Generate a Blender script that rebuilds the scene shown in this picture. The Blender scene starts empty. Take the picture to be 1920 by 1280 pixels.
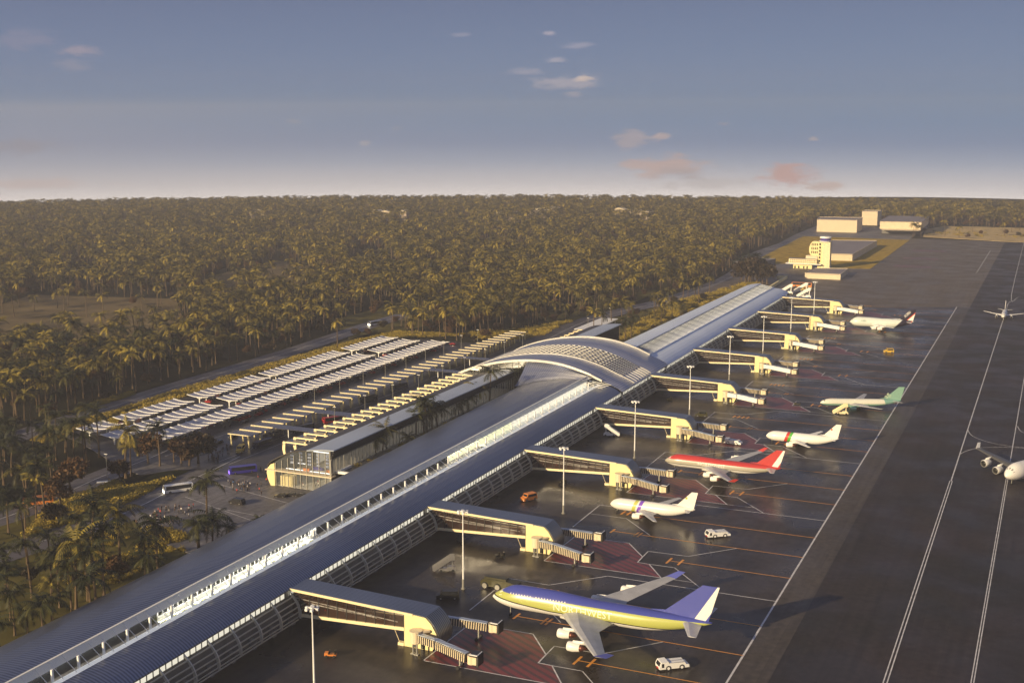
import bpy, bmesh, math, random
from mathutils import Vector, Matrix
R_ = math.radians
random.seed(11)
SC = bpy.context.scene
COL = SC.collection

# ------------------------------------------------------------------ camera geometry (surveyed from the photograph)
F, YH, XV, HC = 2304., 240., 2000., 150.
PITCH = math.atan((640-YH)/F); YAW = math.atan((XV-960)/math.hypot(F, 640-YH))
FW = Vector((-math.sin(YAW)*math.cos(PITCH), math.cos(YAW)*math.cos(PITCH), -math.sin(PITCH)))
RT = Vector((math.cos(YAW), math.sin(YAW), 0)); UP = RT.cross(FW)
def G(x, y, z=0.):
    d = FW*F + RT*(x-960) + UP*(640-y)
    t = (z-HC)/d.z
    return (d.x*t, d.y*t)
def PX(x, y, z):
    d = Vector((x, y, z-HC)); w = d.dot(FW)
    if w < 1: return (-9999, -9999)
    return (960+F*d.dot(RT)/w, 640-F*d.dot(UP)/w)
def zt(x, y):
    d = math.hypot(x, y)
    return 0. if d < 2000 else -3.5e-5*(d-2000)**2

cd = bpy.data.cameras.new('camera'); cam = bpy.data.objects.new('camera', cd); COL.objects.link(cam)
cam.location = (0, 0, HC); cam.rotation_euler = (math.pi/2-PITCH, 0, YAW)
cd.sensor_width = 36; cd.lens = F/1920*36; cd.clip_start = 1; cd.clip_end = 30000
SC.camera = cam

# ------------------------------------------------------------------ materials
def nn(nt, t, **k):
    n = nt.nodes.new(t)
    for a, b in k.items(): setattr(n, a, b)
    return n
def mat(name, col, rough=.6, metal=0., emit=None, es=0., alpha=1., spec=.5, var=0., vscale=.3, bump=0., bscale=2., trans=0.):
    m = bpy.data.materials.new(name); m.use_nodes = True; nt = m.node_tree
    b = nt.nodes['Principled BSDF']
    c = (*col, 1)
    b.inputs['Base Color'].default_value = c; b.inputs['Roughness'].default_value = rough
    b.inputs['Metallic'].default_value = metal; b.inputs['Alpha'].default_value = alpha
    b.inputs['Specular IOR Level'].default_value = spec
    if trans: b.inputs['Transmission Weight'].default_value = trans
    if emit: b.inputs['Emission Color'].default_value = (*emit, 1); b.inputs['Emission Strength'].default_value = es
    if var:
        tc = nn(nt, 'ShaderNodeTexCoord'); no = nn(nt, 'ShaderNodeTexNoise'); no.inputs['Scale'].default_value = vscale; no.inputs['Detail'].default_value = 5
        nt.links.new(tc.outputs['Object'], no.inputs['Vector'])
        cr = nn(nt, 'ShaderNodeValToRGB'); cr.color_ramp.elements[0].position = .3; cr.color_ramp.elements[1].position = .7
        cr.color_ramp.elements[0].color = (*[v*(1-var) for v in col], 1); cr.color_ramp.elements[1].color = (*[min(1, v*(1+var)) for v in col], 1)
        nt.links.new(no.outputs['Fac'], cr.inputs[0]); nt.links.new(cr.outputs[0], b.inputs['Base Color'])
    if bump:
        tc = nn(nt, 'ShaderNodeTexCoord'); no = nn(nt, 'ShaderNodeTexNoise'); no.inputs['Scale'].default_value = bscale
        nt.links.new(tc.outputs['Object'], no.inputs['Vector'])
        bp = nn(nt, 'ShaderNodeBump'); bp.inputs['Strength'].default_value = bump
        nt.links.new(no.outputs['Fac'], bp.inputs['Height']); nt.links.new(bp.outputs[0], b.inputs['Normal'])
    return m
def stripes(name, c1, c2, axis, period, rough=.4, metal=0., bump=.3, duty=.5, noise=.25, nscale=.05, spec=.5):
    """painted or folded lines across an axis of object space"""
    m = mat(name, c1, rough, metal, spec=spec); nt = m.node_tree; b = nt.nodes['Principled BSDF']
    tc = nn(nt, 'ShaderNodeTexCoord'); sp = nn(nt, 'ShaderNodeSeparateXYZ'); nt.links.new(tc.outputs['Object'], sp.inputs[0])
    if isinstance(axis, str): src = sp.outputs[axis]
    else:
        vm = nn(nt, 'ShaderNodeVectorMath', operation='DOT_PRODUCT'); vm.inputs[1].default_value = axis
        nt.links.new(tc.outputs['Object'], vm.inputs[0]); src = vm.outputs['Value']
    d = nn(nt, 'ShaderNodeMath', operation='DIVIDE'); d.inputs[1].default_value = period; nt.links.new(src, d.inputs[0])
    f = nn(nt, 'ShaderNodeMath', operation='FRACT'); nt.links.new(d.outputs[0], f.inputs[0])
    pp = nn(nt, 'ShaderNodeMath', operation='PINGPONG'); pp.inputs[1].default_value = .5; nt.links.new(f.outputs[0], pp.inputs[0])
    cr = nn(nt, 'ShaderNodeValToRGB'); e = cr.color_ramp.elements
    e[0].position = max(0, duty*.5-.06); e[1].position = min(1, duty*.5+.06); e[0].color = (*c2, 1); e[1].color = (*c1, 1)
    nt.links.new(pp.outputs[0], cr.inputs[0])
    no = nn(nt, 'ShaderNodeTexNoise'); no.inputs['Scale'].default_value = nscale; no.inputs['Detail'].default_value = 6
    nt.links.new(tc.outputs['Object'], no.inputs['Vector'])
    mr = nn(nt, 'ShaderNodeMapRange'); mr.inputs[1].default_value = .3; mr.inputs[2].default_value = .7; mr.inputs[3].default_value = 1-noise; mr.inputs[4].default_value = 1+noise
    nt.links.new(no.outputs['Fac'], mr.inputs[0])
    vm2 = nn(nt, 'ShaderNodeVectorMath', operation='SCALE'); nt.links.new(cr.outputs[0], vm2.inputs[0]); nt.links.new(mr.outputs[0], vm2.inputs['Scale'])
    nt.links.new(vm2.outputs[0], b.inputs['Base Color'])
    if bump:
        bp = nn(nt, 'ShaderNodeBump'); bp.inputs['Strength'].default_value = bump; bp.inputs['Distance'].default_value = .3
        nt.links.new(cr.outputs[0], bp.inputs['Height']); nt.links.new(bp.outputs[0], b.inputs['Normal'])
    return m
def asphalt(name, c, c2, rmin=.22, rmax=.5, scale=.02):
    m = mat(name, c, .4, spec=.32); nt = m.node_tree; b = nt.nodes['Principled BSDF']
    tc = nn(nt, 'ShaderNodeTexCoord')
    n1 = nn(nt, 'ShaderNodeTexNoise'); n1.inputs['Scale'].default_value = scale; n1.inputs['Detail'].default_value = 8; n1.inputs['Roughness'].default_value = .62
    n2 = nn(nt, 'ShaderNodeTexNoise'); n2.inputs['Scale'].default_value = .45; n2.inputs['Detail'].default_value = 4
    n3 = nn(nt, 'ShaderNodeTexNoise'); n3.inputs['Scale'].default_value = scale*2.3; n3.inputs['Detail'].default_value = 5
    for n in (n1, n2): nt.links.new(tc.outputs['Object'], n.inputs['Vector'])
    mp = nn(nt, 'ShaderNodeMapping'); mp.inputs['Location'].default_value = (37, 91, 5); nt.links.new(tc.outputs['Object'], mp.inputs[0]); nt.links.new(mp.outputs[0], n3.inputs['Vector'])
    cr = nn(nt, 'ShaderNodeValToRGB'); e = cr.color_ramp.elements; e[0].position = .35; e[1].position = .65; e[0].color = (*c, 1); e[1].color = (*c2, 1)
    nt.links.new(n1.outputs['Fac'], cr.inputs[0])
    mr = nn(nt, 'ShaderNodeMapRange'); mr.inputs[1].default_value = .3; mr.inputs[2].default_value = .7; mr.inputs[3].default_value = .72; mr.inputs[4].default_value = 1.3
    nt.links.new(n2.outputs['Fac'], mr.inputs[0])
    vs = nn(nt, 'ShaderNodeVectorMath', operation='SCALE'); nt.links.new(cr.outputs[0], vs.inputs[0]); nt.links.new(mr.outputs[0], vs.inputs['Scale'])
    nt.links.new(vs.outputs[0], b.inputs['Base Color'])
    mr2 = nn(nt, 'ShaderNodeMapRange'); mr2.inputs[1].default_value = .38; mr2.inputs[2].default_value = .62; mr2.inputs[3].default_value = rmin; mr2.inputs[4].default_value = rmax
    nt.links.new(n3.outputs['Fac'], mr2.inputs[0]); nt.links.new(mr2.outputs[0], b.inputs['Roughness'])
    # concrete style pour joints every 15 m and long rubbed tyre streaks along the traffic direction
    spx = nn(nt, 'ShaderNodeSeparateXYZ'); nt.links.new(tc.outputs['Object'], spx.inputs[0]); last = None
    for ax, per in (('X', 7.5), ('Y', 15.)):
        dv = nn(nt, 'ShaderNodeMath', operation='DIVIDE'); dv.inputs[1].default_value = per; nt.links.new(spx.outputs[ax], dv.inputs[0])
        fr_ = nn(nt, 'ShaderNodeMath', operation='FRACT'); nt.links.new(dv.outputs[0], fr_.inputs[0])
        gt = nn(nt, 'ShaderNodeMath', operation='GREATER_THAN'); gt.inputs[1].default_value = .3/per; nt.links.new(fr_.outputs[0], gt.inputs[0])
        m1 = nn(nt, 'ShaderNodeMapRange'); m1.inputs[3].default_value = .78; m1.inputs[4].default_value = 1.; nt.links.new(gt.outputs[0], m1.inputs[0])
        vv = nn(nt, 'ShaderNodeVectorMath', operation='SCALE'); nt.links.new((last or vs).outputs[0], vv.inputs[0]); nt.links.new(m1.outputs[0], vv.inputs['Scale']); last = vv
    ms = nn(nt, 'ShaderNodeMapping'); ms.inputs['Scale'].default_value = (.55, .012, 1); nt.links.new(tc.outputs['Object'], ms.inputs[0])
    ns = nn(nt, 'ShaderNodeTexNoise'); ns.inputs['Scale'].default_value = 1.; ns.inputs['Detail'].default_value = 3; nt.links.new(ms.outputs[0], ns.inputs['Vector'])
    m3 = nn(nt, 'ShaderNodeMapRange'); m3.inputs[1].default_value = .35; m3.inputs[2].default_value = .65; m3.inputs[3].default_value = .82; m3.inputs[4].default_value = 1.12; nt.links.new(ns.outputs['Fac'], m3.inputs[0])
    v3 = nn(nt, 'ShaderNodeVectorMath', operation='SCALE'); nt.links.new(last.outputs[0], v3.inputs[0]); nt.links.new(m3.outputs[0], v3.inputs['Scale']); nt.links.new(v3.outputs[0], b.inputs['Base Color'])
    bp = nn(nt, 'ShaderNodeBump'); bp.inputs['Strength'].default_value = .12; bp.inputs['Distance'].default_value = .05
    nt.links.new(n2.outputs['Fac'], bp.inputs['Height']); nt.links.new(bp.outputs[0], b.inputs['Normal'])
    return m
def leaf(name, c1, c2, rough=.55):
    m = mat(name, c1, rough, spec=.25); nt = m.node_tree; b = nt.nodes['Principled BSDF']
    oi = nn(nt, 'ShaderNodeObjectInfo'); cr = nn(nt, 'ShaderNodeValToRGB'); e = cr.color_ramp.elements
    e[0].color = (*c1, 1); e[1].color = (*c2, 1)
    tc = nn(nt, 'ShaderNodeNewGeometry'); mx = nn(nt, 'ShaderNodeMath', operation='MULTIPLY_ADD'); mx.inputs[1].default_value = .35
    nt.links.new(tc.outputs['Random Per Island'], mx.inputs[0])
    ml = nn(nt, 'ShaderNodeMath', operation='MULTIPLY'); ml.inputs[1].default_value = .7; nt.links.new(oi.outputs['Random'], ml.inputs[0]); nt.links.new(ml.outputs[0], mx.inputs[2])
    nt.links.new(mx.outputs[0], cr.inputs[0]); nt.links.new(cr.outputs[0], b.inputs['Base Color'])
    return m
M = {}
M['ground'] = mat('forest_floor', (.020, .018, .008), .95, var=.55, vscale=.02, spec=.1)
M['grass'] = mat('field_grass', (.10, .085, .022), .95, var=.4, vscale=.08, spec=.1)
M['drygrass'] = mat('golden_grass', (.36, .24, .03), .95, var=.4, vscale=.12, spec=.1)
M['sand'] = mat('sandy_bank', (.5, .37, .17), .95, var=.25, vscale=.06, spec=.1)
M['field'] = mat('bare_field', (.15, .11, .05), .95, var=.3, vscale=.03, spec=.1)
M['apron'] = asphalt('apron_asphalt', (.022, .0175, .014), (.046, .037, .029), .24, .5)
M['apronfar'] = asphalt('far_sheen_asphalt', (.105, .083, .058), (.13, .104, .075), .45, .65)  # lighter tone stands in for sheen on the distant apron
M['strip'] = asphalt('service_strip_asphalt', (.060, .049, .038), (.075, .062, .048), .45, .65)
M['runway'] = asphalt('runway_asphalt', (.021, .0185, .016), (.036, .026, .0235), .45, .7)
M['road'] = asphalt('road_asphalt', (.10, .09, .095), (.13, .12, .125), .3, .55)
M['plaza'] = asphalt('plaza_paving', (.115, .108, .108), (.16, .15, .148), .5, .7)
M['carpark'] = asphalt('car_park_asphalt', (.04, .036, .034), (.06, .055, .052), .3, .55)
M['white'] = mat('white_paint', (.62, .6, .57), .5, var=.25, vscale=.4)
M['orange'] = mat('orange_paint', (.75, .32, .05), .5, var=.25, vscale=.4)
M['red'] = stripes('red_hatched_paving', (.17, .028, .026), (.065, .026, .024), (.5, .86, 0), 2.6, .4, 0, 0, .4, .25, .05)
M['roof'] = stripes('ribbed_metal_roof', (.27, .30, .375), (.145, .16, .205), 'Y', 1.1, .34, .85, .5, .5, .13, .02)
M['rooffar'] = stripes('pale_sheen_roof', (.80, .88, .98), (.50, .56, .66), 'Y', 2.2, .34, .2, .3, .3, .08, .02)  # paler copy of the roof metal, distant sheen put into its colour
M['roofr'] = stripes('ribbed_gate_roof', (.22, .26, .34), (.12, .14, .18), 'Y', .9, .36, .75, .4, .4, .13, .05)
M['roofl'] = stripes('pale_ribbed_roof', (.50, .56, .64), (.3, .34, .40), 'Y', 1.1, .38, .3, .4, .4, .1, .03)
M['vault'] = stripes('vault_metal_roof', (.40, .43, .54), (.26, .28, .36), 'X', 1.3, .34, .75, .3, .3, .1, .03)
M['rim'] = mat('vault_rim', (.66, .64, .58), .4, .3)
M['louvre'] = mat('pale_louvre_metal', (.60, .57, .48), .4, .2)
M['steel'] = mat('pale_steel', (.34, .33, .29), .45, .35)
M['darksteel'] = mat('dark_steel', (.05, .045, .04), .5, .3)
M['whitemetal'] = mat('white_metal', (.86, .85, .80), .45)
M['fascia'] = mat('ivory_fascia', (.85, .84, .76), .5)
M['cream'] = mat('cream_wall', (.84, .72, .36), .65, var=.05, vscale=.3)
M['creamtrim'] = mat('cream_trim', (.86, .74, .44), .5)
M['tan'] = mat('tan_ribbed_metal', (.74, .62, .42), .5)
M['brown'] = mat('brown_floor', (.16, .09, .06), .6)
M['glassd'] = mat('dark_glass', (.02, .022, .026), .08, spec=.8)
M['glassb'] = mat('bridge_glass', (.06, .035, .022), .12, alpha=.42, spec=.6)
M['glasst'] = mat('clear_glass', (.3, .33, .35), .08, alpha=.22, spec=.6)
M['canglass'] = mat('canopy_glass', (.10, .10, .125), .26, .2, spec=.6)
M['shelter'] = mat('pale_shelter_sheet', (.40, .39, .43), .3, .35)
M['lit'] = mat('lit_window', (.5, .5, .42), .5, emit=(1., .93, .74), es=.55)
M['litg'] = mat('lit_greenish_window', (.5, .5, .3), .5, emit=(1., .98, .62), es=.55)
M['litw'] = mat('bright_ceiling_light', (.9, .9, .9), .5, emit=(1., .95, .85), es=1.3)
M['litb'] = mat('blue_display', (.25, .28, .36), .5, emit=(.55, .65, 1.), es=.08)
M['floorw'] = mat('white_terrazzo', (.72, .7, .62), .3)
M['deck'] = stripes('courtyard_deck', (.075, .06, .05), (.12, .1, .085), 'Y', 9.0, .5, 0, 0, .06, .2, .2)
M['grey'] = mat('grey_wall', (.2, .19, .175), .7, var=.15)
M['rubber'] = mat('black_rubber', (.015, .015, .015), .7)
M['black'] = mat('black_paint', (.015, .014, .012), .35)
M['olive'] = mat('dark_olive_paint', (.05, .045, .012), .4)
M['orangep'] = mat('orange_vehicle_paint', (.65, .22, .04), .4)
M['yellowp'] = mat('yellow_vehicle_paint', (.65, .42, .05), .4)
M['carred'] = mat('red_car_paint', (.42, .02, .02), .3)
M['carblack'] = mat('black_car_paint', (.02, .018, .018), .25)
M['carsil'] = mat('silver_car_paint', (.35, .34, .33), .3, .5)
M['carblue'] = mat('dark_blue_car_paint', (.03, .035, .07), .3)
M['busblue'] = mat('blue_bus_paint', (.05, .04, .30), .3)
M['litblue'] = mat('lit_blue_bus_panel', (.1, .05, .6), .4, emit=(.3, .16, 1.), es=1.6)
M['litred'] = mat('lit_red_bus_front', (.6, .1, .05), .4, emit=(1., .16, .06), es=9)
M['lamp'] = mat('vehicle_headlamp', (.9, .9, .8), .3, emit=(1., .9, .65), es=4.)
M['planew'] = mat('white_aircraft_paint', (.80, .78, .72), .32)
M['planeg'] = mat('grey_wing_paint', (.42, .42, .42), .4, var=.12, vscale=.3)
M['nacbrown'] = mat('brown_exhaust_metal', (.16, .06, .04), .4, .6)
M['purple'] = mat('purple_glass', (.08, .05, .3), .15)
M['hangar'] = mat('hangar_cream_wall', (.80, .66, .45), .7, var=.05)
M['farwall'] = mat('far_house_wall', (.42, .34, .27), .8)
M['hroof'] = mat('flat_roof_felt', (.22, .19, .19), .6, var=.15, vscale=.05)
M['trunk'] = mat('palm_trunk_bark', (.12, .08, .042), .9, var=.3, vscale=1.)
M['trunkd'] = mat('brown_tree_bark', (.10, .07, .045), .9)
M['frond'] = leaf('palm_frond_green', (.020, .024, .006), (.33, .255, .038))
M['frond1'] = leaf('palm_frond_shaded_olive', (.016, .018, .005), (.07, .058, .012))  # dark copy of the frond, shade of undersides put into colour
M['frond2'] = leaf('palm_frond_sunlit_gold', (.14, .11, .016), (.52, .39, .06))  # bright copy of the frond, sunlight put into its colour
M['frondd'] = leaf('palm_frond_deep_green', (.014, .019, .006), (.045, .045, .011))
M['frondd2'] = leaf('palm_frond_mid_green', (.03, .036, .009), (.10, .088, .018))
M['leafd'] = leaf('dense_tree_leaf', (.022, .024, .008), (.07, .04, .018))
M['leafr'] = leaf('rusty_tree_leaf', (.05, .03, .012), (.13, .065, .022))
M['hedge'] = leaf('yellow_green_shrub_leaf', (.14, .12, .02), (.50, .36, .05))
M['skin'] = mat('skin', (.2, .11, .07), .6)

# ------------------------------------------------------------------ mesh builder
class MB:
    def __init__(s): s.v = []; s.f = []; s.mi = []; s.m = 0
    def quad(s, a, b, c, d):
        i = len(s.v); s.v += [a, b, c, d]; s.f.append((i, i+1, i+2, i+3)); s.mi.append(s.m); return s
    def poly(s, pts):
        i = len(s.v); s.v += list(pts); s.f.append(tuple(range(i, i+len(pts)))); s.mi.append(s.m); return s
    def box(s, x0, x1, y0, y1, z0, z1):
        i = len(s.v)
        s.v += [(x0, y0, z0), (x1, y0, z0), (x1, y1, z0), (x0, y1, z0), (x0, y0, z1), (x1, y0, z1), (x1, y1, z1), (x0, y1, z1)]
        for q in ((0, 3, 2, 1), (4, 5, 6, 7), (0, 1, 5, 4), (1, 2, 6, 5), (2, 3, 7, 6), (3, 0, 4, 7)):
            s.f.append(tuple(i+k for k in q)); s.mi.append(s.m)
        return s
    def bar(s, a, b, w, h=None, up=(0, 0, 1)):
        h = h or w; a = Vector(a); b = Vector(b); d = (b-a).normalized(); u = Vector(up)
        if abs(d.dot(u)) > .98: u = Vector((0, 1, 0))
        r = d.cross(u).normalized()*w/2; t = r.cross(d).normalized()*h/2
        i = len(s.v)
        for p in (a, b):
            for q in (-r-t, r-t, r+t, -r+t): s.v.append(tuple(p+q))
        for q in ((0, 1, 2, 3), (7, 6, 5, 4), (0, 4, 5, 1), (1, 5, 6, 2), (2, 6, 7, 3), (3, 7, 4, 0)):
            s.f.append(tuple(i+k for k in q)); s.mi.append(s.m)
        return s
    def tube(s, pts, rad, n=8, cap=True):
        rings = []
        for k, p in enumerate(pts):
            p = Vector(p); d = (Vector(pts[min(k+1, len(pts)-1)])-Vector(pts[max(k-1, 0)])).normalized()
            u = Vector((0, 0, 1)) if abs(d.z) < .9 else Vector((1, 0, 0))
            r = d.cross(u).normalized(); t = r.cross(d)
            q = rad[k] if isinstance(rad, (list, tuple)) else rad
            i = len(s.v); rings.append(i)
            for j in range(n):
                a = 2*math.pi*j/n; s.v.append(tuple(p+(r*math.cos(a)+t*math.sin(a))*q))
        for k in range(len(rings)-1):
            for j in range(n):
                s.f.append((rings[k]+j, rings[k]+(j+1) % n, rings[k+1]+(j+1) % n, rings[k+1]+j)); s.mi.append(s.m)
        if cap:
            s.f.append(tuple(rings[0]+j for j in range(n))[::-1]); s.mi.append(s.m)
            s.f.append(tuple(rings[-1]+j for j in range(n))); s.mi.append(s.m)
        return s
    def prism(s, prof, y0, y1, caps=True):
        """(x,z) polygon pushed along y"""
        n = len(prof); i = len(s.v)
        s.v += [(x, y0, z) for x, z in prof]+[(x, y1, z) for x, z in prof]
        for k in range(n):
            s.f.append((i+k, i+(k+1) % n, i+n+(k+1) % n, i+n+k)); s.mi.append(s.m)
        if caps:
            s.f.append(tuple(i+k for k in range(n))[::-1]); s.mi.append(s.m)
            s.f.append(tuple(i+n+k for k in range(n))); s.mi.append(s.m)
        return s
    def strip(s, top, y0, y1, t=.35):
        """open (x,z) polyline made into a plate of thickness t"""
        return s.prism(list(top)+[(x, z-t) for x, z in reversed(top)], y0, y1)
    def slab(s, poly, z, t=.1):
        n = len(poly); i = len(s.v)
        s.v += [(x, y, z) for x, y in poly]+[(x, y, z-t) for x, y in poly]
        s.f.append(tuple(range(i, i+n))); s.mi.append(s.m)
        for k in range(n): s.f.append((i+k, i+n+k, i+n+(k+1) % n, i+(k+1) % n)); s.mi.append(s.m)
        return s
    def wheel(s, x, y, z, r, w, n=12): return s.tube([(x, y-w/2, z), (x, y+w/2, z)], r, n)
    def mesh(s, name, mats):
        me = bpy.data.meshes.new(name); me.from_pydata(s.v, [], s.f)
        for m in (mats if isinstance(mats, (list, tuple)) else [mats]): me.materials.append(m)
        if any(s.mi): me.polygons.foreach_set('material_index', s.mi)
        bm = bmesh.new(); bm.from_mesh(me); bmesh.ops.recalc_face_normals(bm, faces=bm.faces); bm.to_mesh(me); bm.free()
        me.update(); return me
    def obj(s, name, mats, parent=None, smooth=False):
        me = s.mesh(name, mats)
        if smooth: me.shade_smooth()
        o = bpy.data.objects.new(name, me); COL.objects.link(o)
        if parent: o.parent = parent
        return o
def put(name, me, parent=None):
    o = bpy.data.objects.new(name, me); COL.objects.link(o)
    if parent: o.parent = parent
    return o
def tag(o, label=None, cat=None, group=None, kind=None):
    if label: o['label'] = label
    if cat: o['category'] = cat
    if group: o['group'] = group
    if kind: o['kind'] = kind
    return o
def thing(name, label, cat, loc=(0, 0, 0), rz=0, group=None, scale=1.):
    o = bpy.data.objects.new(name, None); COL.objects.link(o); o.location = loc; o.rotation_euler = (0, 0, rz)
    o.empty_display_size = .5; o.scale = (scale,)*3
    return tag(o, label, cat, group)
def dup(root, loc, rz=0, label=None, group=None, scale=None):
    r = root.copy(); COL.objects.link(r); r.location = loc; r.rotation_euler = (0, 0, rz)
    if scale: r.scale = (scale,)*3
    if label: r['label'] = label
    if group: r['group'] = group
    for ch in list(root.children):
        c = ch.copy(); COL.objects.link(c); c.parent = r
        for g in ch.children:
            d = g.copy(); COL.objects.link(d); d.parent = c
    return r
def struct(name, mb, m):
    return tag(mb.obj(name, m), kind='structure')
ORD = ['first', 'second', 'third', 'fourth', 'fifth', 'sixth', 'seventh', 'eighth', 'ninth', 'tenth', 'eleventh', 'twelfth', 'thirteenth', 'fourteenth', 'fifteenth', 'sixteenth']

# ------------------------------------------------------------------ ground
mb = MB(); rad = [0]+[60*k for k in range(1, 34)]+[2000+75*k for k in range(1, 19)]
NA = 96; ids = []
for r in rad:
    row = []
    for a in range(NA):
        x, y = r*math.cos(2*math.pi*a/NA), r*math.sin(2*math.pi*a/NA); row.append(len(mb.v)); mb.v.append((x, y, zt(x, y)-.35))
    ids.append(row)
for k in range(len(rad)-1):
    for a in range(NA): mb.f.append((ids[k][a], ids[k][(a+1) % NA], ids[k+1][(a+1) % NA], ids[k+1][a])); mb.mi.append(0)
g = struct('ground', mb, M['ground']); g.data.shade_smooth()
# low hills on the skyline
mb = MB(); pts = []
for k in range(61):
    az = R_(-30+k*1.1)   # from heading, right positive
    u = k/60
    h = 60*max(0, math.sin((u-.52)/.48*math.pi))**.5*(u > .52)+26*max(0, math.sin((u-.66)/.3*math.pi))*(u > .66)*(u < .96) + 6*math.sin(u*29)
    d = 3200; a = az-YAW
    pts.append((math.sin(a)*d, math.cos(a)*d, -33+h*.19))
for k in range(60):
    a, b = pts[k], pts[k+1]
    q = lambda p, s, z: (p[0]*s, p[1]*s, z)
    mb.quad(q(a, .95, -60), q(b, .95, -60), b, a); mb.quad(a, b, q(b, 1.04, -62), q(a, 1.04, -62))
struct('hills', mb, M['ground']).data.shade_smooth()

mb = MB(); mb.slab([(-246, 100), (-64.5, 100), (-64.5, 1770), (-186, 1770), (-186, 1372), (-214, 1335), (-300, 1335), (-300, 1100), (-205, 1075), (-246, 1060)], 0, .3)
struct('apron', mb, M['apron'])
mb = MB(); mb.slab([(-74.5, 100), (-64.4, 100), (-64.4, 1770), (-74.5, 1770)], .012, .005)
struct('service_strip', mb, M['strip'])
mb = MB(); mb.slab([(-300, 1080), (-205, 1062), (-180, 1046), (-74.6, 1100), (-74.6, 1769.5), (-185.6, 1769.5), (-185.6, 1371.6), (-213.8, 1334.6), (-299.8, 1334.6)], .008, .004); struct('far_sheen_apron', mb, M['apronfar'])  # paler slab puts the far apron's grazing sheen into colour
mb = MB(); mb.slab([(-74.5, 1100.1), (-64.6, 1100.1), (-64.6, 1768), (-74.5, 1769)], .016, .003); struct('far_sheen_strip', mb, M['apronfar'])  # same paler tone carries the sheen across the strip
mb = MB(); mb.slab([(-64.5, 100), (330, 100), (330, 1790), (-64.5, 1765)], 0, .3); struct('runway', mb, M['runway'])
# landside paving
mb = MB(); mb.slab([(-449, 452), (-396, 432), (-341, 428), (-300, 428), (-300, 800), (-330, 905), (-345, 900), (-372, 772), (-449, 772)], -.02, .3); struct('car_park', mb, M['carpark'])
mb = MB(); mb.slab([(-252, 330), (-300, 345), (-336, 372), (-346, 428), (-302, 428.4), (-252, 428.4)], -.015, .3)
mb.slab([G(222, 872), G(262, 890), G(330, 880), (-341.2, 427.9), (-396, 431.9), (-420, 440)], -.015, .3); struct('plaza', mb, M['plaza'])
def road_line(pts, w, z=0., name='road', m=None):
    mb = MB(); P = [Vector(p) for p in pts]; L = []; Rr = []
    for k, p in enumerate(P):
        d = (P[min(k+1, len(P)-1)]-P[max(k-1, 0)]).normalized(); n = Vector((-d.y, d.x))
        L.append(p+n*w/2); Rr.append(p-n*w/2)
    for k in range(len(P)-1):
        mb.quad((*Rr[k], z), (*Rr[k+1], z), (*L[k+1], z), (*L[k], z))
        mb.quad((*L[k], z), (*L[k+1], z), (*L[k+1], z-.4), (*L[k], z-.4)); mb.quad((*Rr[k], z), (*Rr[k+1], z), (*Rr[k+1], z-.4), (*Rr[k], z-.4))
    return struct(name, mb, m or M['road'])
def smooth(pts, n=6):
    out = []; P = [Vector(p) for p in pts]
    for i in range(len(P)-1):
        p0, p1, p2, p3 = P[max(i-1, 0)], P[i], P[i+1], P[min(i+2, len(P)-1)]
        for k in range(n):
            t = k/n; out.append(.5*((2*p1)+(p2-p0)*t+(2*p0-5*p1+4*p2-p3)*t*t+(3*p1-p0-3*p2+p3)*t**3))
    out.append(P[-1]); return out
ROADS = []
rA = smooth([G(-60, 850), G(60, 808), G(210, 762), G(320, 727), G(430, 694), G(560, 654), G(640, 627), G(700, 607), G(760, 590)]); ROADS.append((rA, 9))
rB = smooth([(-331, 800), (-336, 900), (-325, 975), (-311, 1050), (-302, 1200), (-312, 1330), (-331, 1450), (-320, 1740), (-300, 1790)]); ROADS.append((rB, 10))
rC = smooth([G(-80, 995), G(0, 972), G(60, 950), G(120, 925), G(185, 895), G(250, 870), G(300, 850), G(350, 825)]); ROADS.append((rC, 8))
rD = smooth([G(-80, 1065), G(60, 1020), G(134, 995), G(200, 975), G(275, 942), G(340, 908), G(400, 880), G(450, 855)]); ROADS.append((rD, 9))
for k, (r, w) in enumerate(ROADS):
    road_line(r, w*2, -.03-.02*k)
    ww = .35
    road_line(r, ww, .0+.004*k, 'road_marking', M['white'])
# service yard by the tower and far taxi area
mb = MB(); mb.slab([(-300, 1335.2), (-214, 1335.2), (-186.2, 1372), (-186.2, 1770), (-186.2, 1960), (-345, 1960), (-345, 1790), (-330, 1460), (-322, 1335.2)], -.01, .3)
struct('tower_yard', mb, M['plaza'])
mb = MB(); mb.slab([G(1424, 484), G(1506, 443), G(1706, 450), G(1632, 504), G(1560, 503), G(1555, 492), G(1440, 495)], .2, .3); mb.m = 0
struct('tower_lawn', mb, M['drygrass'])
mb = MB(); mb.slab([G(1731, 444), G(1735, 430), G(1770, 424), G(2020, 430), G(2020, 456), G(1900, 454)], .25, .3)
struct('sand_bank', mb, M['sand'])
for nm, P in (('bare_field', [(-60, 590), (60, 552), (330, 560), (345, 600), (270, 636), (60, 655), (-60, 660)]), ('bare_field', [(470, 505), (520, 488), (590, 500), (560, 540), (490, 545)]), ('bare_field', [(380, 525), (430, 508), (470, 520), (440, 560), (370, 565)])):
    mb = MB(); mb.slab([G(*p) for p in P], -.1, .3); struct(nm, mb, M['field'])
mb = MB(); mb.slab([G(620, 600), G(780, 560), G(900, 575), G(800, 610), G(660, 640)], -.12, .2)
mb.slab([G(1050, 612), G(1180, 570), G(1300, 520), G(1420, 478), G(1300, 505), G(1000, 590)], -.12, .2)
mb.slab([G(120, 1000), G(180, 940), G(330, 868), G(398, 876), G(340, 900), G(240, 948)], -.12, .2)
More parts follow.
